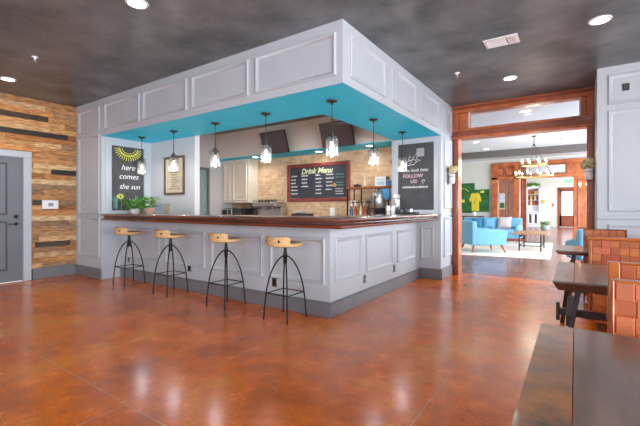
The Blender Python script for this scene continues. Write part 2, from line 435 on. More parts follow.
wr = struct('wall_pillar_right', MB().box(-.53, .36, 2.885, 3.6, 0, H), M['white'], 'white panelled pillar at the right end of the bar', smooth=0)
frameset([(.02, .24, .34, .885)], 2.885, I4, 'panel_molding', M['white'], wr)
frameset([(3.05, 3.52, 2.525, 2.95), (3.05, 3.52, 1.2, 2.43), (3.05, 3.52, .36, 1.05)], -.36, RX(0), 'panel_molding', M['white'], wr)
mb = MB(); mb.prism([(.0, 2.863), (.385, 2.863), (.385, 3.6), (.36, 3.6), (.36, 2.885), (.0, 2.885)], 0, .18, 'z')
mb.build('plinth', M['graybase'], wr, bevel=.004)
mb = MB(); mb.box(.36, .375, 2.87, 3.6, 1.09, 1.12); mb.build('rail_molding', M['white'], wr, bevel=.004)
mb = MB(); mb.molding(-.50, .32, 1.09, 2.43, [(0, 0), (0, .02), (.10, .02), (.11, .006), (.11, 0)], 2.885)
mb.build('board_surround', M['white'], wr)
mb = MB(); mb.M = RX(-4.4); mb.molding(-.27, .53, 1.09, 2.40, [(0, 0), (0, .012), (.1, .012), (.105, .004), (.105, 0)], 0)
mb.build('board_surround', M['white'], wp)
struct('wall_poster', MB().box(-4.4, -3.1, .57, .67, 0, H), M['wallwhite'], 'white wall behind the long bar with the framed poster', smooth=0)

# back bar
mb = MB(); mb.box(-5.6, -5.35, .67, 2.32, 0, H); mb.box(-5.6, -5.35, 2.66, 3.47, 0, H); mb.box(-5.6, -5.35, 2.32, 2.66, 2.17, H)
struct('wall_back_left', mb, M['wallwhite'], 'white end wall of the space behind the bar', smooth=0)
struct('wall_back', MB().box(-5.6, -.5, 3.47, 3.6, 0, H), M['brick'], 'tan brick wall behind the bar', smooth=0)
struct('wall_soffit_back', MB().box(-5.35, -.5, 2.87, 3.47, SB, H), M['cream'], 'cream bulkhead above the back counter', smooth=0)
struct('ceiling_bulkhead', MB().box(-5.35, -.5, 2.86, 3.47, SB - .012, SB - .001), M['blue'], 'blue underside of the bulkhead above the back counter', smooth=0)
d2 = thing('door_2', None, None, (-5.40, 2.49, 0)); d2['kind'] = 'structure'; d2['label'] = 'narrow gray door behind the bar'; d2['category'] = 'door'
MB().box(-.03, .01, -.168, .168, .01, 2.16).build('door_leaf', mat('pale_teal_door_panel', '#8ba3a6', .35, noise=.05), d2)
mb = MB(); mb.M = Matrix.Translation((.05, 0, 0)) @ Matrix.Rotation(PI / 2, 4, 'Z')
mb.molding(-.21, .21, -.02, 2.21, [(0, 0), (0, .02), (.05, .02), (.055, -.03)], 0)
mb.build('door_frame', M['graydoor'], d2)

# right white wall block
wb = struct('wall_right', MB().box(2.47, 6.6, 2.71, 3.6, 0, H), M['white'], 'white panelled wall behind the booths', smooth=0)
frameset([(2.585, 3.25, 2.56, 2.945), (2.585, 3.25, 1.17, 2.485), (3.4, 4.6, 2.56, 2.945), (3.4, 4.6, 1.17, 2.485), (2.585, 3.25, .3, 1.0)], 2.71, I4, 'panel_molding', M['white'], wb)
MB().box(2.47, 6.6, 2.69, 2.71, 1.065, 1.125).build('rail_molding', M['white'], wb, bevel=.006)
MB().box(2.47, 6.6, 2.685, 2.71, 0, .18).build('plinth', M['graybase'], wb, bevel=.004)
t = thing('wall_vent', 'small black square vent high on the white panelled wall', 'vent', (2.766, 2.71, 2.765))
MB().box(-.034, .034, -.014, 0, -.045, .045).build('frame', M['blackplastic'], t, bevel=.003)
mb = MB()
for k in range(5): mb.box(-.024, .024, -.019, -.014, -.032 + k * .014, -.025 + k * .014)
mb.build('grille', M['darkgray'], t)

# cherry opening to the lounge
mb = MB()
mb.box(.365, .477, 3.56, 3.8, 0, H); mb.box(2.375, 2.468, 3.56, 3.8, 0, H)
mb.box(.365, 2.468, 3.55, 3.8, 2.93, H); mb.box(.365, 2.468, 3.55, 3.8, 2.46, 2.64)
mb.box(.477, .66, 3.6, 3.76, 2.64, 2.93); mb.box(2.28, 2.375, 3.6, 3.76, 2.64, 2.93)
tr = struct('trim_2', mb, M['cherry'], 'cherry wood frame of the wide opening to the lounge', bevel=.008)
mb = MB(); mb.box(.39, .455, 3.535, 3.56, 0, 2.46); mb.box(2.395, 2.45, 3.535, 3.56, 0, 2.46); mb.box(.38, 2.455, 3.535, 3.55, 2.985, 3.03); mb.box(.38, 2.455, 3.535, 3.55, 2.5, 2.6)
mb.build('face_molding', M['cherryd'], tr, bevel=.006)
mb = MB(); mb.molding(.64, 2.30, 2.62, 2.95, [(0, .0), (0, .01), (.02, .01), (.02, -.02)], 3.6)
mb.build('transom_bead', M['cream'], tr)
struct('window_1', MB().box(.66, 2.28, 3.67, 3.676, 2.64, 2.93), M['shopglass'], 'clear transom pane over the opening', smooth=0)

# lounge shell
mb = MB(); mb.box(-5.6, -.53, 3.6, 3.8, 0, H); mb.box(2.468, 7, 3.6, 3.8, 0, H)
mb.box(-.53, .365, 3.6, 3.8, 0, H)
struct('wall_lounge_front', mb, M['cream'], 'lounge side of the wall around the opening', smooth=0)
struct('wall_lounge_left', MB().box(-3.3, -3.2, 3.8, 12.3, 0, H), M['cream'], 'cream left wall of the lounge', smooth=0)
mb = MB(); mb.box(-3.3, -.46, 12.3, 12.45, 0, H); mb.box(-.46, 2.75, 12.3, 12.45, 2.92, 3.3); mb.box(2.75, 7, 12.3, 12.45, 0, H)
struct('wall_lounge_back', mb, M['cream'], 'cream back wall of the lounge', smooth=0)
struct('trim_3', MB().box(-3.2, 5, 9.7, 9.95, 2.86, H), M['beam'], 'gray beam under the lounge ceiling', bevel=.01)
# lounge right wall with tall windows
mb = MB()
YS = [3.8, 4.5, 6.3, 7.0, 8.8, 9.5, 11.3, 12.3]
for i in range(0, 8, 2): mb.box(5, 5.15, YS[i], YS[i + 1], 0, H)
for i in (1, 3, 5): mb.box(5, 5.15, YS[i], YS[i + 1], 0, .5); mb.box(5, 5.15, YS[i], YS[i + 1], 2.6, H)
struct('wall_lounge_right', mb, M['cream'], 'window wall of the lounge', smooth=0)
# second cherry screen
mb = MB()
mb.box(-.46, 2.75, 12.2, 12.45, 2.78, 2.92)
mb.box(-.46, .50, 12.2, 12.45, 2.28, 2.38); mb.box(.50, 2.75, 12.2, 12.45, 2.30, 2.42)
mb.box(-.46, -.22, 12.2, 12.45, 0, 2.78); mb.box(.32, .52, 12.2, 12.45, 0, 2.78)
mb.box(2.18, 2.75, 12.24, 12.45, 0, 2.78)
mb.box(1.98, 2.18, 12.2, 12.45, 2.42, 2.78)
mb.box(-.22, .32, 12.25, 12.4, 2.38, 2.78)
mb.box(-.22, .32, 12.2, 12.45, 0, .45)
t3 = struct('trim_4', mb, M['cherry'], 'cherry wood screen wall at the back of the lounge', bevel=.012)
mb = MB(); mb.molding(-.38, .0, 2.42, 2.74, PROF, 12.25); mb.molding(.04, .32, 2.42, 2.74, PROF, 12.25); mb.molding(2.3, 2.66, .5, 2.2, PROF, 12.24); mb.molding(.52, 1.98, 2.42, 2.78, [(0, 0), (0, .03), (.03, .03), (.04, 0)], 12.2)
mb.build('panel_molding', M['cherryd'], t3)
struct('window_2', MB().box(.52, 1.98, 12.33, 12.336, 2.42, 2.78), M['shopglass'], 'transom pane of the far cherry screen', smooth=0)
struct('window_3', MB().box(-.22, .32, 12.33, 12.336, .45, 2.28), M['shopglass'], 'glazed panel of the far cherry screen', smooth=0)
# room seen through the glazed panel
mb = MB(); mb.box(-1.3, .45, 15.2, 15.3, 0, 3.3)
wc = struct('wall_hall_left', mb, M['cherry'], 'cherry panelled wall behind the glazed panel', smooth=0)
mb = MB(); mb.molding(-.9, -.35, .2, 2.6, PROF, 15.2); mb.molding(-.25, .3, .2, 2.6, PROF, 15.2); mb.build('panel_molding', M['cherryd'], wc)
# entry hall
mb = MB(); mb.box(-3.3, 1.32, 24.3, 24.45, 0, 3.3); mb.box(2.3, 7, 24.3, 24.45, 0, 3.3); mb.box(1.32, 2.3, 24.3, 24.45, 2.46, 3.3)
struct('wall_hall_back', mb, M['cream'], 'cream end wall of the entry hall', smooth=0)
MBh = MB(); MBh.box(-3.3, -3.2, 12.45, 24.3, 0, 3.3)
struct('wall_hall_side', MBh, M['cream'], 'cream side wall of the entry hall', smooth=0)
d3 = thing('door_3', None, None, (1.81, 24.3, 0)); d3['kind'] = 'structure'; d3['label'] = 'dark wood entry door with a tall bright pane'; d3['category'] = 'door'
mb = MB(); mb.box(-.49, -.40, -.06, .1, 0, 2.46); mb.box(.40, .49, -.06, .1, 0, 2.46); mb.box(-.49, .49, -.06, .1, 2.34, 2.46)
mb.build('door_frame', M['cherryd'], d3, bevel=.01)
mb = MB(); mb.box(-.4, -.29, 0, .06, .02, 2.34); mb.box(.3, .4, 0, .06, .02, 2.34); mb.box(-.4, .4, 0, .06, 2.22, 2.34); mb.box(-.4, .4, 0, .06, .02, .72)
lf = mb.build('door_leaf', M['cherryd'], d3, bevel=.008)
MB().box(-.29, .3, .025, .033, .72, 2.22).build('glass_pane', M['shopglass'], lf)
MB().box(.25, .28, -.06, -.03, .95, 1.25).build('pull_handle', M['steel'], d3, bevel=.006)
MBh = MB(); MBh.box(4.2, 4.3, 12.45, 14.0, 0, 3.3); MBh.box(4.2, 4.3, 17.5, 19.0, 0, 3.3); MBh.box(4.2, 4.3, 22.5, 24.3, 0, 3.3); MBh.box(4.2, 4.3, 12.45, 24.3, 2.7, 3.3)
struct('wall_hall_right', MBh, M['cream'], 'window wall of the entry hall', smooth=0)
# dining room: outer walls with windows (behind and right of the camera)
mb = MB(); YS = [-8, -6.6, -4.6, -3.9, -1.9, -1.2, .8, 2.71]
for i in range(0, 8, 2): mb.box(6.6, 6.8, YS[i], YS[i + 1], 0, H)
for i in (1, 3, 5): mb.box(6.6, 6.8, YS[i], YS[i + 1], 0, .5); mb.box(6.6, 6.8, YS[i], YS[i + 1], 2.7, H)
struct('wall_dining_right', mb, M['wallwhite'], 'window wall of the dining room', smooth=0)
mb = MB(); XS = [-5.6, -4, -1.5, -.5, 2, 3, 5.5, 6.6]
for i in range(0, 8, 2): mb.box(XS[i], XS[i + 1], -8.2, -8, 0, H)
for i in (1, 3, 5): mb.box(XS[i], XS[i + 1], -8.2, -8, 0, .5); mb.box(XS[i], XS[i + 1], -8.2, -8, 2.7, H)
struct('wall_dining_rear', mb, M['wallwhite'], 'rear window wall of the dining room', smooth=0)

# ================================================================ BAR
bar = thing('bar_counter', 'white panelled bar base wrapping the corner, with gray plinth', 'bar', (0, 0, 0))
mb = MB(); mb.prism([(-4.4, 0), (0, 0), (0, 2.885), (-.15, 2.885), (-.15, .15), (-4.4, .15)], 0, 1.0, 'z')
mb.build('body', M['white'], bar, smooth=0)
mb = MB()
for a, b in ((-4.30, -3.21), (-3.06, -2.11), (-1.97, -1.0), (-.87, -.065)): mb.molding(a, b, .36, .875, PROF, 0)
mb.box(-4.4, .006, -.006, 0, .30, .318)
mb.build('long_side_molding', M['white'], bar, smooth=30)
mb = MB(); mb.M = RX(0)
for a, b in ((.10, .725), (.855, 1.685), (1.87, 2.60)): mb.molding(a, b, .38, .87, PROF, 0)
mb.build('short_side_molding', M['white'], bar, smooth=30)
mb = MB()
for e, a, b in ((.022, 0, .155), (.016, .156, .172)): mb.prism([(-4.38, -e), (e, -e), (e, 2.86), (0, 2.86), (0, 0), (-4.38, 0)], a, b, 'z')
mb.build('plinth', M['graybase'], bar, bevel=.003)

prof = [(.10, 1.0), (.30, 1.0), (.325, 1.006), (.335, 1.018), (.338, 1.032), (.325, 1.042), (.30, 1.047), (.292, 1.055), (.300, 1.064), (.315, 1.070), (.335, 1.076), (.345, 1.090), (.338, 1.106), (.315, 1.116), (.28, 1.117), (.25, 1.110), (-.45, 1.108), (-.45, 1.06), (-.15, 1.0)]
vs = []; fs = []; n = len(prof)
for o, z in prof: vs.append((-4.46, -o, z))
for o, z in prof: vs.append((o, -o, z))
for o, z in prof: vs.append((o, 2.862, z))
for s in (0, 1):
    for i in range(n):
        j = (i + 1) % n
        fs.append((s * n + i, s * n + j, (s + 1) * n + j, (s + 1) * n + i))
fs.append(tuple(range(n))); fs.append(tuple(reversed(range(2 * n, 3 * n))))
# left end stops at the pillar: the overhanging nose runs past it
mb = MB(); mb.add(vs, fs)
bt = mb.build('wooden_worktop', M['bartop'], None, smooth=40); bt.location = (0, 0, .001)
tag(bt, 'long dark red wooden bar top with moulded edge', 'worktop')
for v in bt.data.vertices:
    if v.co.x < -4.4 and v.co.y > -.355: v.co.x = -4.395
# outlets
def outlet(loc, rz, label, m):
    t = thing('wall_outlet', label, 'outlet', loc, rz, 'outlets along the bar base')
    MB().box(-.036, .036, -.006, 0, -.055, .055).build('cover_plate', m, t, bevel=.003)
    mb = MB()
    for z in (-.022, .022): mb.box(-.016, .016, -.009, -.006, z - .014, z + .014)
    mb.build('sockets', M['blackplastic'], t, bevel=.002)
brownp = mat('brown_cover_plate', '#4a2a20', .4)
grayp = mat('gray_cover_plate', '#77736f', .4)
outlet((-4.133, 0, .335), 0, 'gray outlet under the panel beside the leftmost stool', grayp)
outlet((-2.467, 0, .335), 0, 'black outlet on the bar base right of the second stool', M['blackplastic'])
outlet((-.808, 0, .305), 0, 'brown outlet on the bar base behind the nearest stool', brownp)
outlet((0, .815, .305), PI / 2, 'gray outlet on the short bar side nearer the corner', grayp)
outlet((0, 1.758, .315), PI / 2, 'gray outlet on the short bar side nearer the right pillar', grayp)

# ================================================================ STOOLS
def make_stool():
    t = thing('bar_stool', '', 'stool', (0, 0, 0), 0, 'bar stools along the long side')
    mb = MB(); mb.lathe([(0.02, .795), (.17, .795), (.188, .803), (.192, .818), (.188, .832), (.175, .838), (.11, .828), (.03, .822)], 32)
    mb.build('seat', M['stool_wood'], t, smooth=50)
    # low curved backrest hugging the -y side
    mb = MB(); n = 22; vs = []; fs = []
    for i in range(n + 1):
        a = math.radians(188 + (325 - 188) * i / n)
        e = min(i, n - i) / n
        top = .905 - .0 if e > .10 else .905 - .025 * (1 - e / .10)
        dip = .012 * math.cos((i / n - .5) * 2 * PI * 1.0)
        for r, z in ((.178, .82), (.206, .81), (.212, top - dip), (.186, top - dip)):
            vs.append((r * math.cos(a), r * math.sin(a), z))
    for i in range(n):
        for k in range(4):
            k2 = (k + 1) % 4; fs.append((i * 4 + k, i * 4 + k2, (i + 1) * 4 + k2, (i + 1) * 4 + k))
    fs.append((0, 1, 2, 3)); fs.append((n * 4 + 3, n * 4 + 2, n * 4 + 1, n * 4))
    mb.add(vs, fs); b = mb.build('backrest', M['stool_wood'], t, smooth=40, bevel=.004)
    for deg in (222, 291):
        a = math.radians(deg); q = MB()
        q.M = Matrix.Translation((.209 * math.cos(a), .209 * math.sin(a), .86)) @ Matrix.Rotation(a, 4, 'Z') @ Matrix.Rotation(PI / 2, 4, 'Y')
        q.lathe([(.013, -.004), (.013, .003), (.008, .007)], 12); q.build('bolt', M['iron'], b)
    mb = MB(); mb.lathe([(.02, .60), (.024, .64), (.024, .72), (.018, .725), (.018, .785), (.08, .786), (.08, .795)], 16); mb.build('post', M['iron'], t, smooth=40)
    for k in range(4):
        a = math.radians(45 + 90 * k); c, s = math.cos(a), math.sin(a)
        rad = [(.012, .69), (.045, .675), (.09, .63), (.135, .555), (.175, .45), (.203, .33), (.222, .18), (.236, 0.0)]
        mb = MB(); mb.tube([(r * c, r * s, z) for r, z in rad], .0085, 8); mb.build('leg', M['iron'], t, smooth=60)
    mb = MB(); R = .209
    cs = [(R * math.cos(math.radians(45 + 90 * k)), R * math.sin(math.radians(45 + 90 * k)), .285) for k in range(4)]
    for k in range(4): mb.tube([cs[k], cs[(k + 1) % 4]], .006, 6)
    mb.build('foot_rail', M['iron'], t, smooth=60)
    return t
st = make_stool()
spots = [(-.41, 'iron bar stool with pale wood seat nearest the bar corner'),
         (-1.365, 'iron bar stool with pale wood seat, second from the bar corner'),
         (-2.52, 'iron bar stool with pale wood seat, third from the bar corner'),
         (-3.62, 'iron bar stool with pale wood seat at the far left, nearest the plank wall')]
for i, (x, lab) in enumerate(spots):
    if i == 0: st.location = (x, -.275, 0); st['label'] = lab
    else: dup(st, (x, -.275, 0), 0, lab)

# ================================================================ PENDANTS
def make_pendant():
    t = thing('pendant_light', '', 'pendant light', (0, 0, 0), 0, 'jar pendants under the blue soffit')
    mb = MB(); mb.lathe([(.062, 0), (.06, -.012), (.03, -.022), (.012, -.03), (.012, -.045)], 24); mb.build('canopy', M['bronze'], t, smooth=40)
    mb = MB(); mb.tube([(0, 0, -.04), (0, 0, -.20)], .005, 8)
    for k in range(7):
        z = -.20 - k * .022
        q = [(.008 * math.cos(a), 0, z - .012 + .016 * math.sin(a)) if k % 2 else (0, .008 * math.cos(a), z - .012 + .016 * math.sin(a)) for a in [2 * PI * j / 8 for j in range(8)]]
        mb.tube(q, .0025, 5, closed=True)
    mb.build('chain', M['bronze'], t, smooth=60)
    mb = MB(); mb.lathe([(.018, -.35), (.02, -.37), (.02, -.40), (.05, -.402), (.05, -.412), (.018, -.414), (.018, -.47)], 20)
    mb.build('cap', M['bronze'], t, smooth=40)
    mb = MB()
    for k in range(3):
        a = 2 * PI * k / 3 + .3; c, s = math.cos(a), math.sin(a)
        mb.tube([(.018 * c, .018 * s, -.385), (.075 * c, .075 * s, -.385), (.078 * c, .078 * s, -.44)], .004, 6)
    mb.build('clamp_arm', M['bronze'], t, smooth=60)
    mb = MB(); mb.lathe([(.045, -.415), (.058, -.42), (.069, -.435), (.071, -.46), (.071, -.625), (.064, -.637), (.058, -.63), (.066, -.62), (.066, -.46), (.062, -.44), (.045, -.43)], 28)
    mb.build('glass_jar', M['jarglass'], t, smooth=50)
    mb = MB(); mb.lathe([(.010, -.47), (.012, -.485), (.017, -.51), (.021, -.535), (.018, -.56), (.012, -.575), (.003, -.58)], 16)
    mb.build('bulb', M['bulb'], t, smooth=60)
    return t
pd = make_pendant()
pl = [((-3.94, .12), 'jar pendant in front of the here comes the sun chalkboard'),
      ((-3.03, .12), 'jar pendant in front of the framed paper poster'),
      ((-2.04, .12), 'jar pendant left of the cream wall cabinet, third from the left'),
      ((-1.06, .12), 'jar pendant in front of the left television'),
      ((-.05, .12), 'largest jar pendant at the bar corner, in front of the right television'),
      ((-.06, 1.2), 'jar pendant above the drinks rack on the short side'),
      ((-.06, 2.235), 'jar pendant in front of the follow us chalkboard')]
for i, ((x, y), lab) in enumerate(pl):
    if i == 0: pd.location = (x, y, SB - .006); pd['label'] = lab
    else: dup(pd, (x, y, SB - .006), i * .7, lab)
    ld = bpy.data.lights.new('bulb_light', 'POINT'); ld.energy = 5.2; ld.color = (1, .99, .97); ld.shadow_soft_size = .03
    lo = bpy.data.objects.new('bulb_light', ld); COL.objects.link(lo); lo.location = (x, y, SB - .60)

# ================================================================ CEILING FITTINGS
def downlight(x, y, z, label, r=.088, power=12):
    t = thing('recessed_light', label, 'ceiling light', (x, y, z), 0, 'recessed downlights')
    mb = MB(); mb.lathe([(r * .82, -.001), (r * .86, -.010), (r * 1.08, -.008), (r * 1.12, 0)], 28); mb.build('trim_ring', M['whiteplastic'], t, smooth=50)
    mb = MB(); mb.lathe([(r * .84, -.002), (r * .84, -.005)], 28); mb.build('lens', M['downlight'], t)
    if power:
        ld = bpy.data.lights.new('downlight_lamp', 'SPOT'); ld.energy = power; ld.spot_size = 2.75; ld.spot_blend = .8; ld.shadow_soft_size = .08; ld.color = (1, .97, .93)
        lo = bpy.data.objects.new('downlight_lamp', ld); COL.objects.link(lo); lo.location = (x, y, z - .02)
downlight(-4.473, -1.57, H, 'recessed ceiling light near the plank wall', power=30)
downlight(-1.024, -1.614, H, 'recessed ceiling light at the top of the view, above the stools', power=30)
downlight(2.43, 1.12, H, 'recessed ceiling light right of the square ceiling vent', power=30)
downlight(1.464, 2.445, H, 'recessed ceiling light just before the cherry transom', power=30)
downlight(-2.337, 3.18, SB - .012, 'recessed light in the blue bulkhead above the menu board', .085, 14)
downlight(-1.077, 3.106, SB - .012, 'recessed light in the blue bulkhead above the drinks rack', .085, 14)
downlight(-4.096, 3.05, SB - .012, 'recessed light in the blue bulkhead above the cream cabinet', .085, 18)
downlight(1.438, 4.624, H, 'recessed lounge light seen through the transom pane', .1, 15)
downlight(-.073, 7.669, H, 'recessed lounge light left of the chandelier, nearer one', .09, 10)
downlight(-.089, 9.177, H, 'recessed lounge light beside the gray beam', .09, 10)
downlight(-3.6, .85, H, 'added unseen fill light over the bar well, left', .1, 170)  # pair of unseen lights added to brighten the space behind the bar
downlight(-1.6, .85, H, 'added unseen fill light over the bar well, right', .1, 170)
t = thing('ceiling_vent', 'square white air vent in the charcoal ceiling', 'vent', (1.555, 1.085, H), math.radians(0))
mb = MB(); mb.M = Matrix.Rotation(PI / 2, 4, 'X'); mb.molding(-.17, .17, -.12, .12, [(0, 0), (0, .008), (.03, .014), (.035, .004), (.035, 0)], 0)
mb.build('frame', M['whiteplastic'], t)
MB().box(-.14, .14, -.09, .09, -.003, -.001).build('back_plate', M['darkgray'], t)
mb = MB()
for k in range(9):
    y = -.08 + k * .02; mb.box(-.135, .055, y, y + .006, -.012, -.004)
for k in range(3):
    mb.box(.065, .137, -.085 + k * .06, -.06 + k * .06, -.012, -.004); mb.box(.065 + k * .026, .078 + k * .026, -.088, .088, -.013, -.005)
mb.build('louvers', M['whiteplastic'], t)
def sprinkler(x, y, label):
    t = thing('fire_sprinkler', label, 'sprinkler', (x, y, H), 0, 'ceiling sprinklers')
    mb = MB(); mb.lathe([(.036, 0), (.034, -.008), (.014, -.012), (.012, -.03)], 18); mb.build('escutcheon', M['whiteplastic'], t, smooth=40)
    mb = MB(); mb.lathe([(.012, -.03), (.010, -.05), (.026, -.052), (.026, -.056)], 14); mb.build('deflector', M['steel'], t, smooth=40)
sprinkler(-3.22, -1.659, 'small white sprinkler in the ceiling between the two left lights')
sprinkler(.895, 1.816, 'small white sprinkler in the ceiling near the right pillar')
t = thing('smoke_detector', 'round white smoke detector on the lounge ceiling', 'detector', (1.98, 8.34, H))
MB().lathe([(.06, 0), (.06, -.02), (.045, -.035), (.01, -.037)], 20).build('housing', M['whiteplastic'], t, smooth=40)

# ================================================================ WALL THINGS
t = thing('thermostat_box', 'small white control box on the plank wall beside the door', 'control box', (XW + .014, -.75, 1.27))
MB().box(0, .035, -.12, .12, -.075, .075).build('housing', M['whiteplastic'], t, bevel=.006)
MB().box(.035, .038, -.035, .04, -.03, .03).build('display', mat('gray_display', '#9a9a96', .3), t)

# left chalkboard, faces +x
cb = thing('sun_chalkboard', 'chalkboard on the left pillar reading here comes the sun', 'chalkboard', (-4.398, .1275, 1.17), PI / 2)
MB().box(-.282, .282, -.02, 0, 0, 1.13).build('board', M['chalk_board'], cb, bevel=.003)
yb = -.0215
text_part('chalk_lettering', 'here', .135, M['chalk_white'], cb, (-.01, yb, .76), shear=.3, bold=0)
text_part('chalk_lettering', 'comes', .135, M['chalk_white'], cb, (.0, yb, .60), shear=.3, bold=0)
text_part('chalk_lettering', 'the sun', .125, M['chalk_white'], cb, (.02, yb, .42), shear=.3, bold=0)
mb = MB()
for k in range(17):
    a = PI + PI * (k + .5) / 17; c, s = math.cos(a), math.sin(a)
    mb.tube([(.185 * c, yb, 1.10 + .15 * s), (.255 * c, yb, 1.10 + .225 * s)], .007, 4)
mb.tube([(.165 * math.cos(PI + PI * i / 20), yb, 1.10 + .13 * math.sin(PI + PI * i / 20)) for i in range(21)], .014, 4)
mb.tube([(.12 * math.cos(PI + PI * i / 20), yb, 1.10 + .09 * math.sin(PI + PI * i / 20)) for i in range(21)], .006, 4)
mb.build('chalk_sun', M['chalk_yellow'], cb)
mb = MB()
for k in range(7):
    a = 2 * PI * k / 7
    mb.tube([(-.15 + .02 * math.cos(a), yb, .245 + .02 * math.sin(a)), (-.15 + .06 * math.cos(a), yb, .245 + .045 * math.sin(a))], .017, 5)
mb.build('chalk_flower', M['chalk_yellow'], cb)
mb = MB(); mb.tube([(-.14, yb, .22), (-.125, yb, .12), (-.13, yb, .01)], .006, 4)
for k in range(16):
    x0 = random.choice((-.24, -.2, .12, .2, .16)) + random.uniform(-.03, .03); z0 = .02 + random.random() * .04
    mb.tube([(x0, yb, z0), (x0 + random.uniform(-.02, .02), yb, z0 + .1), (x0 + random.uniform(-.05, .05), yb, z0 + random.uniform(.14, .24))], .005, 4)
mb.build('chalk_leaves', M['chalk_green'], cb)

# framed poster
pf = thing('framed_poster', 'brown-framed aged paper print on the white wall behind the bar', 'picture', (-3.66, .57, 1.45))
mb = MB(); mb.molding(-.29, .29, 0, .675, [(0, 0), (0, .03), (.02, .034), (.035, .02), (.035, 0)], 0); mb.build('frame', M['brownframe'], pf)
MB().box(-.26, .26, -.01, 0, .03, .645).build('print', M['paper'], pf)
mb = MB(); rnd = random.Random(4)
for k in range(13):
    w = rnd.uniform(.12, .36); z = .59 - k * .041
    scribble(mb, -w / 2, z, w, rnd.uniform(.012, .024), -.0115, .0022, rnd)
mb.build('printed_lines', M['ink'], pf)

# drinks menu
mn = thing('drink_menu_board', 'red-framed Drink Menu chalkboard on the brick wall', 'menu board', (-2.58, 3.468, 1.355))
W2, Hm = .855, .87
mb = MB(); mb.molding(-W2, W2, 0, Hm, [(0, 0), (0, .03), (.015, .04), (.07, .034), (.085, .02), (.085, 0)], 0); mb.build('frame', M['redframe'], mn)
MB().box(-W2 + .06, W2 - .06, -.014, 0, .06, Hm - .06).build('board', M['chalk_navy'], mn)
text_part('title_lettering', 'Drink Menu', .175, mat('cream_chalk', '#dfe3b4', .9), mn, (-.02, -.0155, .69), shear=.3, bold=.005)
mb = MB(); rnd = random.Random(9)
for cx, nr, ww in ((-.68, 6, .22), (-.38, 4, .2), (.02, 6, .2), (.3, 5, .22)):
    mb = MB()
    for k in range(nr): scribble(mb, cx - .06, .585 - k * .082, rnd.uniform(.6, 1) * ww, .034, -.0155, .005, rnd)
    mb.build('menu_column', M['chalk_white'], mn)
mb = MB()
for k in range(3): scribble(mb, .49, .27 - k * .055, .2, .024, -.0155, .004, rnd)
mb.build('menu_column', M['chalk_white'], mn)
mb = MB()
for k in range(4): scribble(mb, .50, .58 - k * .062 - (.05 if k > 1 else 0), .2, .03, -.0155, .0035, rnd)
mb.build('special_lines', M['chalk_green'], mn)
mb = MB(); mb.M = Matrix.Translation((.47, -.0145, .36)) @ Matrix.Rotation(PI / 2, 4, 'X'); mb.lathe([(.045, 0), (.045, .002)], 20); mb.build('chalk_spot', M['chalk_orange'], mn)

# right chalkboard
fb = thing('follow_us_chalkboard', 'tall chalkboard on the right pillar reading FOLLOW US', 'chalkboard', (-.0715, 2.88, 1.18))
MB().box(-.318, .318, -.02, 0, 0, 1.16).build('board', M['chalk_board'], fb, bevel=.003)
mb = MB(); rnd = random.Random(3)
text_part('chalk_lettering', 'you look latte', .078, M['chalk_white'], fb, (.0, yb, .69), shear=.35, bold=0)
text_part('chalk_lettering', 'FOLLOW', .088, M['chalk_pink'], fb, (-.05, yb, .59), bold=.001)
text_part('chalk_lettering', 'US!', .085, M['chalk_pink'], fb, (-.03, yb, .495), bold=.001)
mb.tube([(.14 + .025 * math.cos(a * .7), yb, .49 + .03 * math.sin(a * .7)) for a in range(8)], .004, 4)
scribble(mb, -.24, .385, .46, .035, yb, .0042, rnd)
mb.build('chalk_lines', M['chalk_white'], fb)
mb = MB()
mb.tube([(-.20, yb, .80), (-.12, yb, .78), (-.02, yb, .80), (.02, yb, .84), (-.02, yb, .88), (-.09, yb, .87), (-.16, yb, .84), (-.2, yb, .80)], .005, 4)
mb.tube([(-.13, yb, .87), (-.10, yb, .95), (-.05, yb, .90), (.03, yb, 1.0), (.02, yb, .88), (.10, yb, .86), (.02, yb, .84)], .005, 4)
mb.tube([(-.12, yb, .80), (-.06, yb, .84), (-.1, yb, .86)], .004, 4)
mb.build('chalk_bird', M['chalk_white'], fb)
mb = MB(); mb.tube([(.03, yb, .93), (.145, yb, .93), (.15, yb, .94), (.15, yb, 1.06), (.145, yb, 1.065), (.03, yb, 1.065), (.025, yb, 1.06), (.025, yb, .94)], .006, 4, closed=True)
for z in (.96, .995, 1.03): scribble(mb, .045, z, .085, .018, yb, .003, rnd)
mb.box(.03, .145, -.0207, -.02, .935, 1.06)
mb.build('chalk_badge', mat('gray_chalk', '#a5a3a4', .9), fb)

# televisions on the cream bulkhead
def tv(x0, x1, label):
    cx = (x0 + x1) / 2; w = (x1 - x0) / 2
    t = thing('television', label, 'television', (cx, 2.87, 2.63), 0, 'televisions on the bulkhead')
    q = Matrix.Translation((0, -.22, 0)) @ Matrix.Rotation(math.radians(20), 4, 'X')
    mb = MB(); mb.M = q; mb.box(-w, w, -.02, .03, -.24, .24); mb.build('casing', M['blackplastic'], t, bevel=.006)
    mb = MB(); mb.M = q; mb.box(-w + .018, w - .018, -.023, -.02, -.222, .226); mb.build('screen', M['screen'], t)
    mb = MB(); mb.tube([(0, 0, 0), (0, -.1, 0), (0, -.2, 0)], .025, 8); mb.box(-.08, .08, -.02, 0, -.1, .1); mb.build('wall_bracket', M['blackplastic'], t)
tv(-3.5, -2.80, 'wall-mounted black television left of the two, above the menu board')
tv(-1.92, -1.2, 'wall-mounted black television nearest the right pillar')

# red octagonal sign? small dark red disc on the brick wall
t = thing('wall_disc', 'small dark red disc hung on the brick wall beside the right pillar', 'wall decoration', (-.72, 3.466, 2.12))
mb = MB(); mb.M = Matrix.Rotation(PI / 2, 4, 'X'); mb.lathe([(.08, 0), (.08, .012), (.07, .018), (.055, .012), (.01, .012)], 8); mb.build('plate', mat('dark_red_enamel', '#7a2a30', .4), t)

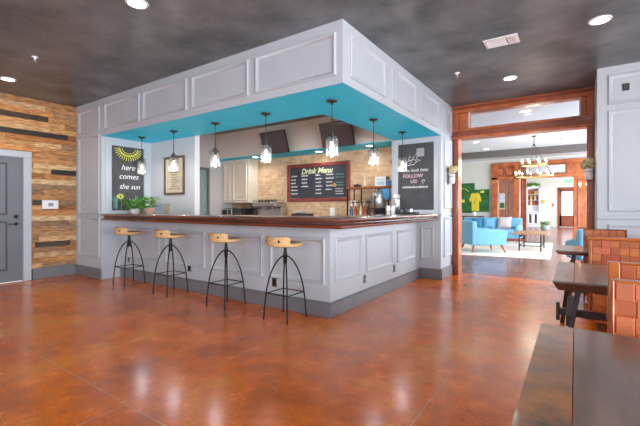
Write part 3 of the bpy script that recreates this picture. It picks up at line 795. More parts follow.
# ================================================================ BACK COUNTER
bc = thing('back_counter', 'cream base cabinet run behind the bar', 'cabinet', (-2.98, 3.44, 0))
MB().box(-2.35, 2.42, -.55, 0, .08, .90).build('body', M['undercab'], bc)
MB().box(-2.35, 2.42, -.50, 0, 0, .08).build('toe_kick', M['darkgray'], bc)
for k in range(8):
    q = MB(); x0 = -2.33 + k * .592; q.box(x0, x0 + .575, -.57, -.55, .12, .86); q.molding(x0 + .05, x0 + .525, .17, .81, PROF, -.57); dd = q.build('door', M['undercab'], bc)
ct = MB().box(-5.35, -.56, 2.86, 3.468, .901, .94).build('countertop', M['counter'], None, bevel=.004); tag(ct, 'gray worktop running along the brick wall behind the bar', 'worktop')
CZ = .941
uc = thing('wall_cabinet', 'cream panelled wall cabinet under the blue bulkhead', 'cabinet', (-4.87, 3.465, 1.335))
MB().box(-.46, .455, -.315, 0, 0, 1.09).build('body', M['cabinet'], uc)
for x0, x1 in ((-.455, -.14), (-.13, .45)):
    q = MB(); q.box(x0, x1, -.335, -.315, .01, 1.06); q.molding(x0 + .05, x1 - .05, .06, 1.01, PROF, -.335); dd = q.build('door', M['cabinet'], uc, bevel=.002)
MB().box(-.462, .462, -.345, 0, 1.05, 1.09).build('crown', M['cabinet'], uc, bevel=.006)

def appliance(name, label, cat, x, y, parts, group=None, z=CZ, rz=0):
    t = thing(name, label, cat, (x, y, z), rz, group)
    for n, b, m, bv in parts: b.build(n, M[m] if isinstance(m, str) else m, t, bevel=bv)
    return t
mb1 = MB().box(-.2, .2, -.15, .15, 0, .25)
m2 = MB(); m2.box(-.15, .02, -.156, -.15, .05, .22)
m3 = MB(); m3.box(.06, .17, -.156, -.15, .03, .22); m3.box(-.12, .15, -.1, .1, .25, .262)
appliance('toaster_oven', 'silver toaster oven at the left end of the back counter', 'appliance', -5.12, 3.2, [('body', mb1, 'steel', .012), ('door_glass', m2, 'blackplastic', 0), ('control_panel', m3, 'darksteel', .003)])
appliance('microwave_oven', 'black microwave under the wall cabinet', 'appliance', -4.66, 3.2,
          [('body', MB().box(-.2, .2, -.15, .16, 0, .255), 'blackplastic', .01), ('door_window', MB().box(-.16, .07, -.155, -.15, .05, .21), 'screen', 0), ('handle', MB().box(.09, .105, -.175, -.15, .04, .22), 'darksteel', .003)])
g = MB(); g.lathe([(.09, 0), (.09, .05), (.06, .06), (.06, .2), (.05, .21)], 20)
hpr = MB(); hpr.lathe([(.04, .21), (.085, .30), (.085, .335), (.02, .345)], 20)
appliance('coffee_grinder', 'dark coffee grinder between microwave and espresso machine', 'appliance', -4.25, 3.2, [('base', g, 'blackplastic', 0), ('hopper', hpr, 'screen', 0), ('spout', MB().box(-.02, .02, -.11, -.05, .14, .18), 'blackplastic', .004)])
bd = MB(); bd.box(-.36, .36, -.2, .2, .30, .40); bd.box(-.36, .36, .02, .2, .05, .30); bd.box(-.36, .36, -.22, .2, .03, .07)
ft = MB(); [ft.cyl(.02, 0, .03, 10, (x, y)) for x in (-.3, .3) for y in (-.15, .15)]
gh = MB(); [gh.lathe([(.04, .24), (.045, .30)], 16, (x, -.12)) for x in (-.18, .12)]; [gh.tube([(x, -.14, .25), (x, -.27, .235)], .012, 8) for x in (-.18, .12)]
rail = MB(); rail.tube([(-.34, -.18, .45), (.34, -.18, .45), (.34, .18, .45), (-.34, .18, .45)], .006, 6, closed=True); [rail.tube([(x, y, .40), (x, y, .45)], .005, 6) for x in (-.34, 0, .34) for y in (-.18, .18)]
wand = MB(); wand.tube([(.3, -.2, .3), (.32, -.24, .25), (.32, -.25, .12)], .006, 6)
appliance('espresso_machine', 'chrome espresso machine on the back counter below the bulkhead', 'appliance', -3.80, 3.2, [('body', bd, 'steel', .01), ('foot', ft, 'blackplastic', 0), ('group_head', gh, 'darksteel', 0), ('cup_rail', rail, 'steel', 0), ('steam_wand', wand, 'steel', 0)])
# cups on the espresso machine
cup0 = None
for k in range(6):
    x = -4.06 + k * .10; lab = '%s dark cup on top of the espresso machine' % ('leftmost', 'second from the left', 'third from the left', 'third from the right', 'second from the right', 'rightmost')[k]
    b = MB(); b.lathe([(.024, 0), (.034, .045), (.037, .065), (.033, .065), (.03, .045), (.02, .006)], 14)
    o = b.build('espresso_cup', M['darksteel'], None, smooth=50); o.location = (x, 3.15, CZ + .4005); tag(o, lab, 'cup', 'cups on the espresso machine')
# plates
for k in range(4):
    b = MB(); b.lathe([(.05, 0), (.1, .008), (.13, .018), (.128, .022), (.09, .012), (.01, .008)], 24)
    o = b.build('plate', M['whiteceramic'], None, smooth=50); o.location = (-2.78, 3.12, CZ + .149 + k * .0125)
    tag(o, '%s white plate of the stack on the box below the menu board' % ('lowest', 'second lowest', 'second highest', 'topmost')[k], 'plate', 'white plates below the menu board')
MB_ = MB().box(-.22, .2, -.13, .13, 0, .148); o = MB_.build('storage_box', M['darksteel'], None, bevel=.006); o.location = (-2.73, 3.12, CZ); tag(o, 'low metal box under the white plates', 'box')
# white mug stack near menu right
b = MB(); b.lathe([(.055, 0), (.07, .02), (.072, .275), (.065, .275), (.063, .02), (.01, .012)], 24)
o = b.build('utensil_crock', M['whiteceramic'], None, smooth=40); o.location = (-2.0, 3.2, CZ); tag(o, 'white cylindrical crock below the menu board', 'crock')

# drinks rack
rk = thing('drinks_rack', 'dark metal rack with a wooden shelf top on the back counter', 'rack', (-1.11, 3.22, CZ))
for x in (-.46, -.29, .09, .44):
    for y in ((-.14, .14) if x in (-.46, .44) else (.14,)):
        MB().box(x - .011, x + .011, y - .011, y + .011, 0, .655).build('post', M['iron'], rk)
MB().box(-.48, .47, -.16, .16, .655, .69).build('top_shelf', M['legwood'], rk, bevel=.004)
MB().box(-.45, -.05, -.0, .14, .375, .40).build('lower_shelf', M['blackplastic'], rk, bevel=.003)
mb = MB(); mb.tube([(-.29, .14, .35), (.09, .14, .12)], .006, 6); mb.build('brace', M['iron'], rk)
RZ = CZ + .691
t = thing('box_sign', 'white and pale blue carton on the rack top', 'carton', (-.89, 3.25, RZ), .1)
MB().box(-.12, .10, -.06, .06, 0, .19).build('carton_body', M['whiteplastic'], t, bevel=.003)
mb = MB(); mb.box(-.09, .07, -.062, -.06, .03, .09); mb.box(-.09, .04, -.062, -.06, .12, .14); mb.build('printed_panel', M['poster_blue'], t)
MB().box(.1, .125, -.06, .06, 0, .19).build('side_flap', M['darksteel'], t)
t = thing('glass_bottle', 'clear slim bottle standing on the rack top', 'bottle', (-1.27, 3.25, RZ))
MB().lathe([(.028, 0), (.03, .02), (.03, .1), (.012, .135), (.012, .18), (.014, .185)], 16).build('body', M['syrup_clear'], t, smooth=50)
MB().cyl(.014, .185, .2, 12).build('cap', M['whiteplastic'], t)
t = thing('small_radio', 'small dark gadget at the left of the rack top', 'gadget', (-1.42, 3.22, RZ))
MB().box(-.07, .07, -.04, .04, 0, .05).build('body', M['blackplastic'], t, bevel=.006); MB().lathe([(.022, .05), (.022, .065), (.01, .07)], 12).build('dial', M['darksteel'], t)
t = thing('blue_tin', 'round blue tin at the right edge of the rack top', 'tin', (-.70, 3.19, RZ))
MB().cyl(.05, 0, .10, 20).build('body', mat('blue_tin_paint', '#4a7fb4', .4), t); MB().cyl(.052, .10, .115, 20).build('lid', M['steel'], t)
t = thing('blue_bag', 'blue coffee bag hanging at the front of the rack', 'bag', (-.70, 3.03, CZ + .43))
MB().box(-.075, .075, -.03, .025, 0, .2).build('bag_body', mat('blue_foil', '#3f8fc0', .4), t, bevel=.012); mb = MB(); mb.tube([(-.05, 0, .2), (-.04, .02, .25), (.04, .02, .25), (.05, 0, .2)], .004, 6); mb.build('bag_handle', M['blackplastic'], t)

# silver coffee brewer
t = thing('coffee_brewer', 'tall silver coffee brewer in front of the rack', 'appliance', (-.86, 3.02, CZ))
mb = MB(); mb.lathe([(.125, .27), (.132, .28), (.132, .53), (.12, .55), (.10, .575), (.08, .60), (.02, .61)], 28); mb.build('tank', M['steel'], t, smooth=40)
mb = MB(); mb.box(-.12, .12, -.11, .11, 0, .03); mb.box(-.10, .10, .02, .11, .03, .27); mb.cyl(.12, .24, .275, 24); mb.build('stand', M['blackplastic'], t, bevel=.004)
mb = MB(); mb.box(-.015, .015, -.155, -.125, .3, .5); mb.tube([(0, -.12, .29), (0, -.17, .29), (0, -.17, .25)], .012, 8); mb.build('tap', M['darksteel'], t, bevel=.003)
mb = MB(); mb.tube([(-.07, 0, .58), (-.05, 0, .65), (.05, 0, .65), (.07, 0, .58)], .008, 8); mb.build('lid_handle', M['blackplastic'], t)
# syrup bottles
def make_bottle(name, m, capm):
    t = thing(name, '', 'bottle', (0, 0, 0), 0, 'syrup bottles in front of the rack')
    MB().lathe([(.027, 0), (.03, .01), (.03, .2), (.024, .24), (.014, .275), (.014, .32)], 18).build('body', m, t, smooth=50)
    MB().lathe([(.018, .31), (.018, .34), (.006, .345), (.006, .40)], 12).build('pump_collar', capm, t, smooth=40)
    mb = MB(); mb.tube([(0, 0, .40), (0, -.02, .412), (0, -.06, .40)], .007, 6); mb.build('pump_spout', capm, t, smooth=60)
    return t
kinds = [('syrup_blue', 'whiteplastic', 'dark blue syrup bottle at the left foot of the rack'), ('syrup_clear', 'whiteplastic', 'pale syrup bottle right of the dark blue one'),
         ('syrup_red', 'whiteplastic', 'red syrup bottle left of the amber ones'), ('syrup_amber', 'gilt', 'amber syrup bottle with a golden pump beside the red one'),
         ('syrup_clear', 'gilt', 'cream syrup bottle in the middle of the row'), ('syrup_amber', 'whiteplastic', 'amber syrup bottle with a white pump'),
         ('syrup_red', 'gilt', 'red syrup bottle with a golden pump'), ('syrup_dark', 'blackplastic', 'dark syrup bottle beside the silver brewer')]
for k, (m, c, lab) in enumerate(kinds):
    b = make_bottle('syrup_bottle', M[m], M[c]); b.location = (-1.43 + k * .05 + (.01 if k > 3 else 0), 2.99 + (.05 if k % 2 else 0), CZ); b['label'] = lab
# paper cup stacks
for k, (x, lab) in enumerate(((-.86, 'left stack of white paper cups in front of the silver brewer'), (-.74, 'right stack of white paper cups in front of the silver brewer'))):
    b = MB(); pr = [(.036, 0)]
    for j in range(9): pr += [(.045 + 0, .10 + j * .018), (.049, .104 + j * .018), (.046, .108 + j * .018)]
    pr += [(.02, .262)]
    b.lathe(pr, 18); o = b.build('paper_cup_stack', M['whiteplastic'], None, smooth=40); o.location = (x - .06, 2.80, 1.11 - .0); tag(o, lab, 'cups', 'paper cup stacks')
    o.location = (-.40 + k * .085, 2.45, 1.11); o.scale = (.8, .8, .55)
# mixer and tray on the bar end
t = thing('stand_mixer', 'white stand mixer beside the right chalkboard', 'appliance', (-.36, 2.74, 1.11))
MB().box(-.07, .07, -.09, .05, 0, .025).build('base', M['whiteplastic'], t, bevel=.01)
MB().box(-.03, .03, .01, .05, .025, .26).build('column', M['whiteplastic'], t, bevel=.008)
mb = MB(); mb.M = Matrix.Translation((0, .06, .30)) @ Matrix.Rotation(PI / 2, 4, 'X'); mb.lathe([(.02, 0), (.042, .02), (.046, .09), (.04, .16), (.02, .18)], 18); mb.build('head', M['whiteplastic'], t, smooth=50)
MB().cyl(.012, .2, .26, 10, (0, -.07)).build('shaft', M['steel'], t)
MB().lathe([(.035, .026), (.055, .06), (.06, .13), (.055, .13), (.03, .032)], 20, (0, -.06)).build('bowl', M['steel'], t, smooth=40)
t = thing('serving_tray', 'low black tray of small jars below the follow us chalkboard', 'tray', (-.10, 2.55, 1.11))
MB().box(-.17, .17, -.09, .09, 0, .012).build('tray_base', M['blackplastic'], t, bevel=.004)
mb = MB(); mb.molding(-.17, .17, -.09, .09, [(0, 0), (0, .03), (.008, .03), (.008, 0)], 0); 
mb2 = MB(); mb2.M = Matrix.Translation((0, 0, .012)) @ Matrix.Rotation(-PI / 2, 4, 'X'); mb2.molding(-.17, .17, -.09, .09, [(0, 0), (0, .022), (.008, .022), (.008, 0)], 0); mb2.build('tray_rim', M['blackplastic'], t)
for k, (x, m, lab) in enumerate(((-.11, 'darksteel', 'gray jar at the left of the black tray'), (-.03, 'blackplastic', 'black jar in the middle of the black tray'), (.06, 'steel', 'silver canister at the right of the black tray'))):
    j = thing('small_jar', lab, 'jar', (-.10 + x, 2.55, 1.123), 0, 'jars on the black tray')
    MB().cyl(.032, 0, .05 + .012 * k, 16).build('body', M[m], j); MB().cyl(.034, .05 + .012 * k, .062 + .012 * k, 16).build('lid', M['darksteel'], j)

# plants and holders on the left end of the bar
def leaves(mb, n, c, r, h, s, rnd):
    for k in range(n):
        a = rnd.uniform(0, 2 * PI); q = rnd.random() ** .6 * r; z = rnd.random() * h
        p = Vector((c[0] + q * math.cos(a), c[1] + q * math.sin(a), c[2] + z))
        d = Vector((math.cos(a) * .8 + rnd.uniform(-.5, .5), math.sin(a) * .8 + rnd.uniform(-.5, .5), rnd.uniform(-.2, 1))).normalized()
        sd = d.cross(Vector((0, 0, 1)) if abs(d.z) < .9 else Vector((1, 0, 0))).normalized(); up = sd.cross(d)
        L_ = s * rnd.uniform(.7, 1.3); w = L_ * .3
        pts = [p, p + d * L_ * .4 + sd * w + up * .1 * L_, p + d * L_ - up * .1 * L_, p + d * L_ * .4 - sd * w + up * .1 * L_, p + d * L_ * .45 - up * .05 * L_]
        mb.add([tuple(x) for x in pts], [(0, 1, 4), (1, 2, 4), (2, 3, 4), (3, 0, 4)])
BZ = 1.11
t = thing('potted_plant', 'bushy green plant in a white pot on the left end of the bar', 'plant', (-4.05, .06, BZ))
MB().lathe([(.05, 0), (.075, .03), (.08, .09), (.072, .09), (.05, .03), (.01, .02)], 20).build('pot', M['whiteceramic'], t, smooth=40)
mb = MB(); leaves(mb, 170, (0, 0, .08), .16, .14, .085, random.Random(5)); mb.build('foliage', M['leaf'], t, smooth=0)
mb = MB(); [mb.tube([(0, 0, .05), (.06 * math.cos(k), .06 * math.sin(k), .16)], .004, 5) for k in range(6)]; mb.build('stem', M['leafpale'], t)
t = thing('potted_plant', 'pale leafy plant in a pinkish pot right of the bushy one', 'plant', (-3.62, .06, BZ))
MB().lathe([(.06, 0), (.09, .04), (.095, .10), (.086, .10), (.05, .03), (.01, .02)], 20).build('pot', M['terracotta'], t, smooth=40)
mb = MB(); leaves(mb, 120, (-.02, 0, .09), .15, .17, .075, random.Random(6)); mb.build('foliage', M['leaf'], t, smooth=0)
mb = MB(); [mb.tube([(0, 0, .06), (.05 * math.cos(k), .05 * math.sin(k), .18)], .004, 5) for k in range(5)]; mb.build('stem', M['leafpale'], t)
t = thing('trailing_plant', 'low trailing greenery at the far left of the bar top', 'plant', (-4.26, .32, BZ))
MB().lathe([(.03, 0), (.045, .05), (.04, .05), (.01, .02)], 16).build('pot', M['terracotta'], t, smooth=40)
mb = MB(); leaves(mb, 80, (0.02, -.02, .03), .075, .09, .06, random.Random(8)); mb.build('foliage', M['leafpale'], t, smooth=0)
for k, (x, lab) in enumerate(((-3.32, 'left clear flyer holder on the bar top'), (-3.14, 'right clear flyer holder on the bar top'))):
    t = thing('flyer_holder', lab, 'flyer holder', (x, .05, BZ), 0, 'flyer holders on the bar')
    MB().box(-.06, .06, -.04, .04, 0, .006).build('base', M['glass'], t)
    mb = MB(); mb.M = Matrix.Rotation(-.15, 4, 'X'); mb.box(-.075, .075, -.004, .006, .006, .17); mb.build('sleeve', M['glass'], t)
    mb = MB(); mb.M = Matrix.Rotation(-.15, 4, 'X'); mb.box(-.068, .068, .0, .002, .012, .165); mb.build('flyer', M['paper'] if k else M['poster_blue'], t)

# ================================================================ WALL VASES ON THE POSTS
def flowers(mb, c, r, rnd, n=90, s=.028):
    for k in range(n):
        d = Vector((rnd.gauss(0, 1), rnd.gauss(0, 1), rnd.gauss(0, 1))).normalized() * r * rnd.uniform(.75, 1.05)
        p = Vector(c) + d; nrm = d.normalized(); a = nrm.cross(Vector((0, 0, 1))); a = a.normalized() if a.length > .01 else Vector((1, 0, 0)); b = nrm.cross(a)
        vs = [tuple(p + nrm * .004)]
        for j in range(8):
            q = 2 * PI * j / 8; rr = s * (1 if j % 2 == 0 else .55); vs.append(tuple(p + (a * math.cos(q) + b * math.sin(q)) * rr + nrm * .01 * (1 if j % 2 == 0 else 0)))
        mb.add(vs, [(0, 1 + j, 1 + (j + 1) % 8) for j in range(8)])
def vase(loc, label, rz, r=.085):
    t = thing('wall_vase', label, 'wall vase', loc, rz, 'flower vases beside the opening')
    MB().box(-.03, .03, -.012, 0, -.16, .14).build('back_plate', M['brownframe'], t, bevel=.004)
    MB().lathe([(.035, -.14), (.05, -.12), (.055, .02), (.05, .03), (.047, .02), (.04, -.11), (.005, -.115)], 20, (0, -.072)).build('jar', M['whiteceramic'], t, smooth=40)
    mb = MB(); mb.tube([(.057 * math.cos(2 * PI * k / 16), -.072 + .057 * math.sin(2 * PI * k / 16), -.02) for k in range(16)], .004, 6, closed=True); mb.build('clamp_ring', M['bronze'], t)
    mb = MB(); rnd = random.Random(int(loc[0] * 100))
    for c in ((-.05, -.085, .085), (.045, -.09, .10), (0, -.12, .12), (0, -.06, .13)): flowers(mb, c, r * .62, rnd, 60)
    mb.build('blossoms', M['petal'], t, smooth=0)
vase((.36, 3.30, 1.78), 'cream flowers in a wall vase on the right pillar', PI / 2, .075)
vase((2.40, 3.534, 1.78), 'cream flowers in a white jar hung on the right post of the opening', 0, .095)

# ================================================================ BOOTHS AND TABLES
lp = ['#c06a42', '#b8623e', '#c4703f', '#bd6a46', '#b05a38', '#c07048']
def weave(mb, x0, x1, z0, z1, y, s, rnd, sign=-1):
    nx = max(1, round((x1 - x0) / s)); nz = max(1, round((z1 - z0) / s)); sx = (x1 - x0) / nx; sz = (z1 - z0) / nz
    for i in range(nx):
        for j in range(nz):
            a, b = x0 + i * sx, x0 + (i + 1) * sx; c, d = z0 + j * sz, z0 + (j + 1) * sz
            cc = tuple(q * rnd.uniform(.88, 1.12) for q in lin(rnd.choice(lp)))
            hi = (i + j) % 2 == 0; g = .0015; dd = .006 if hi else .004; e = .008
            vs = [(a + g, y, c + g), (b - g, y, c + g), (b - g, y, d - g), (a + g, y, d - g)]
            vs += [(a + e if hi else a + g, y + sign * dd, c + g if hi else c + e), (b - e if hi else b - g, y + sign * dd, c + g if hi else c + e), (b - e if hi else b - g, y + sign * dd, d - g if hi else d - e), (a + e if hi else a + g, y + sign * dd, d - g if hi else d - e)]
            mb.add(vs, [(0, 1, 5, 4), (1, 2, 6, 5), (2, 3, 7, 6), (3, 0, 4, 7), (4, 5, 6, 7)], cc)
def bench(label, x0, x1, yb0, hb, face, stile, rail_r, seed, seat=True, rail_mat='orangewood'):
    """yb0 = the side of the back nearest the camera; face=-1 seat towards the camera"""
    t = thing('booth_bench', label, 'bench', (x0, yb0, 0), 0, 'woven booth benches')
    w = x1 - x0; T = .075
    mb = MB(); mb.box(0, stile, 0, T, 0, hb); mb.box(w - stile, w, 0, T, 0, hb); mb.box(stile, w - stile, .012, T - .012, .05, hb - .005)
    if not rail_r: mb.box(stile, w - stile, .004, T - .004, hb - .012, hb)
    fr = mb.build('back_frame', M[rail_mat], t, bevel=.006)
    if rail_r:
        mb = MB(); mb.box(-.004, w + .004, -.01, T + .01, hb - .03, hb + .002); mb.build('top_rail', M[rail_mat], t, bevel=.013)
    rnd = random.Random(seed); zt = hb - (.032 if rail_r else .014)
    for sgn, y in ((-1, .012), (1, T - .012)):
        mb = MB(); weave(mb, stile, w - stile, .10, zt, y, .08, rnd, sgn); mb.build('woven_panel', M['leather'], t, smooth=0)
    if seat:
        ys = (-.50, -.002) if face < 0 else (T + .002, T + .5)
        yf = ys if face < 0 else ys
        MB().box(.03, w, ys[0] + .04, ys[1], 0.08, .36).build('seat_base', M['orangewood'], t, bevel=.006)
        MB().box(.02, w, ys[0], ys[1], .361, .45).build('seat_cushion', M['seatleather'], t, bevel=.025)
        mb = MB()
        for x in (.08, w - .08):
            for y in (ys[0] + .09, ys[1] - .05): mb.box(x - .02, x + .02, y - .02, y + .02, 0, .08)
        mb.build('foot', M['tableedge'], t)
    return t
bench('woven copper leather booth bench at the near table, its back facing the camera', 2.38, 3.7, -1.094, .858, -1, .012, False, 1)
bench('woven booth bench behind the near one, wide orange wood edge on its left', 2.404, 3.7, -.43, .87, 1, .062, False, 2)
bench('woven booth bench with a rounded orange top rail, far side of the middle table', 2.352, 3.75, 1.595, .896, -1, .03, True, 3)
bench('narrow woven seat back at the far table against the white wall', 2.316, 2.766, 2.56, .94, -1, .02, False, 4, rail_mat='cherryd')

def table(label, x0, x1, y0, y1, h, thick, seed, near=False, legs=True):
    t = thing('trestle_table', label, 'table', (x0, y0, 0), 0, 'dark trestle tables')
    w, l = x1 - x0, y1 - y0
    seam = .132 if near else .14
    # bevelled under-edge slab in two planks
    b = .035
    def slab(a, c, m, leftedge, rightedge):
        la = b if leftedge else 0; rc = b if rightedge else 0
        q = MB()
        vs = [(a + la, b, h - thick), (c - rc, b, h - thick), (c - rc, l - b, h - thick), (a + la, l - b, h - thick)]
        vs += [(a, 0, h - .014), (c, 0, h - .014), (c, l, h - .014), (a, l, h - .014)]
        vs += [(a + .002 * (1 if leftedge else .3), .002, h), (c - .001, .002, h), (c - .001, l - .002, h), (a + .002 * (1 if leftedge else .3), l - .002, h)]
        q.add(vs, [(3, 2, 1, 0), (0, 1, 5, 4), (1, 2, 6, 5), (2, 3, 7, 6), (3, 0, 4, 7), (4, 5, 9, 8), (5, 6, 10, 9), (6, 7, 11, 10), (7, 4, 8, 11), (8, 9, 10, 11)])
        return q.build('tabletop_plank', m, t, smooth=0)
    gp = .001 if near else .0004
    slab(0, seam - gp, M['tabletop'] if near else M['tabletop2'], True, False)
    slab(seam + gp, w, M['tabletop2'], False, True)
    if legs:
        zb = h - thick - .001
        def leg(ax, ay, bx, by):
            q = MB(); s = .02
            q.add([(bx - s, by - s, 0), (bx + s, by - s, 0), (bx + s, by + s, 0), (bx - s, by + s, 0), (ax - s, ay - s, zb), (ax + s, ay - s, zb), (ax + s, ay + s, zb), (ax - s, ay + s, zb)],
                  [(3, 2, 1, 0), (4, 5, 6, 7), (0, 1, 5, 4), (1, 2, 6, 5), (2, 3, 7, 6), (3, 0, 4, 7)])
            q.build('leg', M['tableedge'], t, bevel=.006)
        return t, leg, w, l, zb
    return t
tt, leg, w, l, zb = table('large dark stained table in the right foreground, orange worn patches on top', 2.093, 2.98, -2.62, -1.355, .66, .07, 1, near=True)
for x in (.17, w - .17):
    leg(x, .35, x, .12); leg(x, l - .45, x, l - .32)
MB().box(.1, w - .1, l / 2 - .03, l / 2 + .03, .2, .26).build('stretcher', M['tableedge'], tt, bevel=.006)
for x in (.17, w - .17): MB().box(x - .03, x + .03, .23, l - .40, .195, .265).build('cross_bar', M['tableedge'], tt, bevel=.006)
tt, leg, w, l, zb = table('dark trestle table between the two woven booths, legs in view', 2.085, 2.98, -.08, 1.13, .66, .075, 2)
leg(.175, .40, .075, .30); leg(.10, 1.08, .03, 1.34); leg(w - .2, .40, w - .2, .26); leg(w - .2, .95, w - .2, 1.06)
MB().box(.03, w - .1, .62, .68, .25, .31).build('stretcher', M['tableedge'], tt, bevel=.006)
MB().box(.08, .14, .33, 1.22, .24, .32).build('cross_bar', M['tableedge'], tt, bevel=.006)
MB().box(w - .23, w - .17, .3, 1.0, .24, .32).build('cross_bar', M['tableedge'], tt, bevel=.006)
mb = MB(); mb.box(.0, .03, .635, .665, .20, .36); mb.build('wedge', M['tableedge'], tt, bevel=.004)
tt, leg, w, l, zb = table('small dark table farthest away, before the opening to the lounge', 2.037, 2.72, 1.71, 2.45, .72, .05, 3)
leg(.18, .14, .12, .06); leg(.18, .22, .12, .30); leg(w - .15, .14, w - .15, .06); leg(w - .15, .22, w - .15, .30)
MB().box(.1, w - .1, .15, .21, .22, .27).build('stretcher', M['tableedge'], tt, bevel=.004)

# ================================================================ LOUNGE
def cushion(x0, x1, y0, y1, z0, z1): return MB().box(x0, x1, y0, y1, z0, z1)
def armchair(label, loc, rz, w=.84, d=.86, hback=.80, harm=.60, z0=.20, mname='chairblue'):
    """local: faces +x; origin at base centre"""
    t = thing('armchair', label, 'armchair', loc, rz, 'blue lounge armchairs')
    m = M[mname]
    def curved_back():
        q = MB(); pts = [(-d / 2, -w / 2), (-d / 2 + .16, -w / 2), (-d / 2 + .16, w / 2), (-d / 2, w / 2)]
        q.prism(pts, z0, hback, 'z'); return q
    curved_back().build('backrest', m, t, bevel=.045)
    for s in (-1, 1):
        a, b = (s * w / 2, s * (w / 2 - .14)); lo, hi = min(a, b), max(a, b)
        q = MB(); q.prism([(-d / 2 + .1, z0), (d / 2 - .06, z0), (d / 2, harm - .02), (-d / 2 + .1, harm + .08)], lo, hi, 'y'); q.build('arm', m, t, bevel=.04)
    cushion(-d / 2 + .12, d / 2 - .04, -w / 2 + .12, w / 2 - .12, z0, z0 + .12).build('seat_frame', m, t, bevel=.02)
    cushion(-d / 2 + .17, d / 2 - .01, -w / 2 + .15, w / 2 - .15, z0 + .12, z0 + .27).build('seat_cushion', m, t, bevel=.04)
    for sx in (-1, 1):
        for sy in (-1, 1):
            q = MB(); q.tube([(sx * (d / 2 - .13), sy * (w / 2 - .13), z0 + .02), (sx * (d / 2 - .05), sy * (w / 2 - .06), 0)], [.034, .02], 10); q.build('leg', M['legwood'], t, smooth=60)
    return t
ca, sa = math.cos(math.radians(37)), math.sin(math.radians(37))
c0 = Vector((-.04, 6.90))
ac = c0 + Vector((ca, sa)) * .53 + Vector((-sa, ca)) * .46
armchair('sky blue armchair seen from behind, left of the coffee table', (ac.x, ac.y, .016), math.radians(37), w=.86, d=1.0, hback=.84, harm=.60, z0=.20)
armchair('light blue armchair at the right, partly behind the dark tables', (2.47, 5.6, 0), math.radians(112), w=.66, d=.66, hback=.80, harm=.56, z0=.2)

# sofa
sf = thing('sofa', 'sky blue sofa under the green wall art', 'sofa', (-.25, 10.75, .016))
W = .98
cushion(-W, W, -.40, .42, .17, .33).build('seat_frame', M['chairblue'], sf, bevel=.03)
MB().prism([(.22, .30), (.42, .30), (.48, .84), (.34, .84)], -W + .02, W - .02, 'x').build('backrest', M['chairblue'], sf, bevel=.04)
for s in (-1, 1): cushion(min(s * W, s * (W - .16)), max(s * W, s * (W - .16)), -.42, .42, .17, .60).build('arm', M['chairblue'], sf, bevel=.05)
for a, b in ((-W + .17, -.005), (.005, W - .17)): cushion(a, b, -.42, .2, .332, .47).build('seat_cushion', M['chairblue'], sf, bevel=.04)
for sx in (-1, 1):
    for y in (-.33, .34):
        q = MB(); q.tube([(sx * (W - .16), y, .19), (sx * (W - .1), y - .03 * (1 if y < 0 else -1), 0)], [.026, .014], 10); q.build('leg', M['legwood'], sf, smooth=60)
def pillow(label, loc, rz, mname, s=.2):
    q = MB(); n = 8; vs = []; fs = []
    for side in (-1, 1):
        for i in range(n + 1):
            for j in range(n + 1):
                u, v = -1 + 2 * i / n, -1 + 2 * j / n
                th = .075 * (1 - u ** 4) ** .5 * (1 - v ** 4) ** .5 if abs(u) < 1 and abs(v) < 1 else 0
                pin = 1 - .06 * (abs(u * v)) * -1 - .05 * (1 - (u * v) ** 2)
                vs.append((u * s * pin, side * th, s * 1.0 + v * s * pin))
    B = (n + 1) ** 2
    for sd in (0, 1):
        for i in range(n):
            for j in range(n):
                a = sd * B + i * (n + 1) + j; fs.append((a, a + 1, a + n + 2, a + n + 1))
    q.M = Matrix.Rotation(-.3, 4, 'X'); q.add(vs, fs); o = q.build('throw_pillow', M[mname], None, smooth=80); o.location = loc; o.rotation_euler = (0, 0, rz)
    tag(o, label, 'pillow', 'pillows on the blue sofa')
pillow('beige throw pillow at the right end of the blue sofa', (.20, 10.75, .49), -.1, 'pillowgray', .21)
pillow('light blue throw pillow in the middle of the sofa', (-.28, 10.79, .49), .08, 'chairblue', .2)
pillow('slate blue throw pillow at the left of the sofa', (-.68, 10.78, .49), .05, 'bluegray', .18)

# coffee table
ctb = thing('coffee_table', 'wood-topped coffee table with black metal legs on the rug', 'table', (1.2, 8.85, .016), 0)
MB().box(-.42, .42, -.75, .75, .46, .50).build('tabletop', mat('pale_oak_top', '#b98a68', .4, noise=.12, nscale=6), ctb, bevel=.004)
for x in (-.26, .26):
    for y in (-.6, .6): MB().box(x - .016, x + .016, y - .016, y + .016, 0, .46).build('leg', M['iron'], ctb)
mb = MB()
for x in (-.26, .26): mb.box(x - .01, x + .01, -.6, .6, .14, .16)
for y in (-.6, .6): mb.box(-.26, .26, y - .01, y + .01, .14, .16)
mb.build('stretcher', M['iron'], ctb)
mb = MB(); mb.prism([(-1.6, 6.32), (1.75, 6.75), (1.6, 11.5), (-1.7, 11.3)], .001, .014, 'z'); o = mb.build('area_rug', M['rug'], None, bevel=.004); tag(o, 'large cream rug under the blue seating', 'rug')

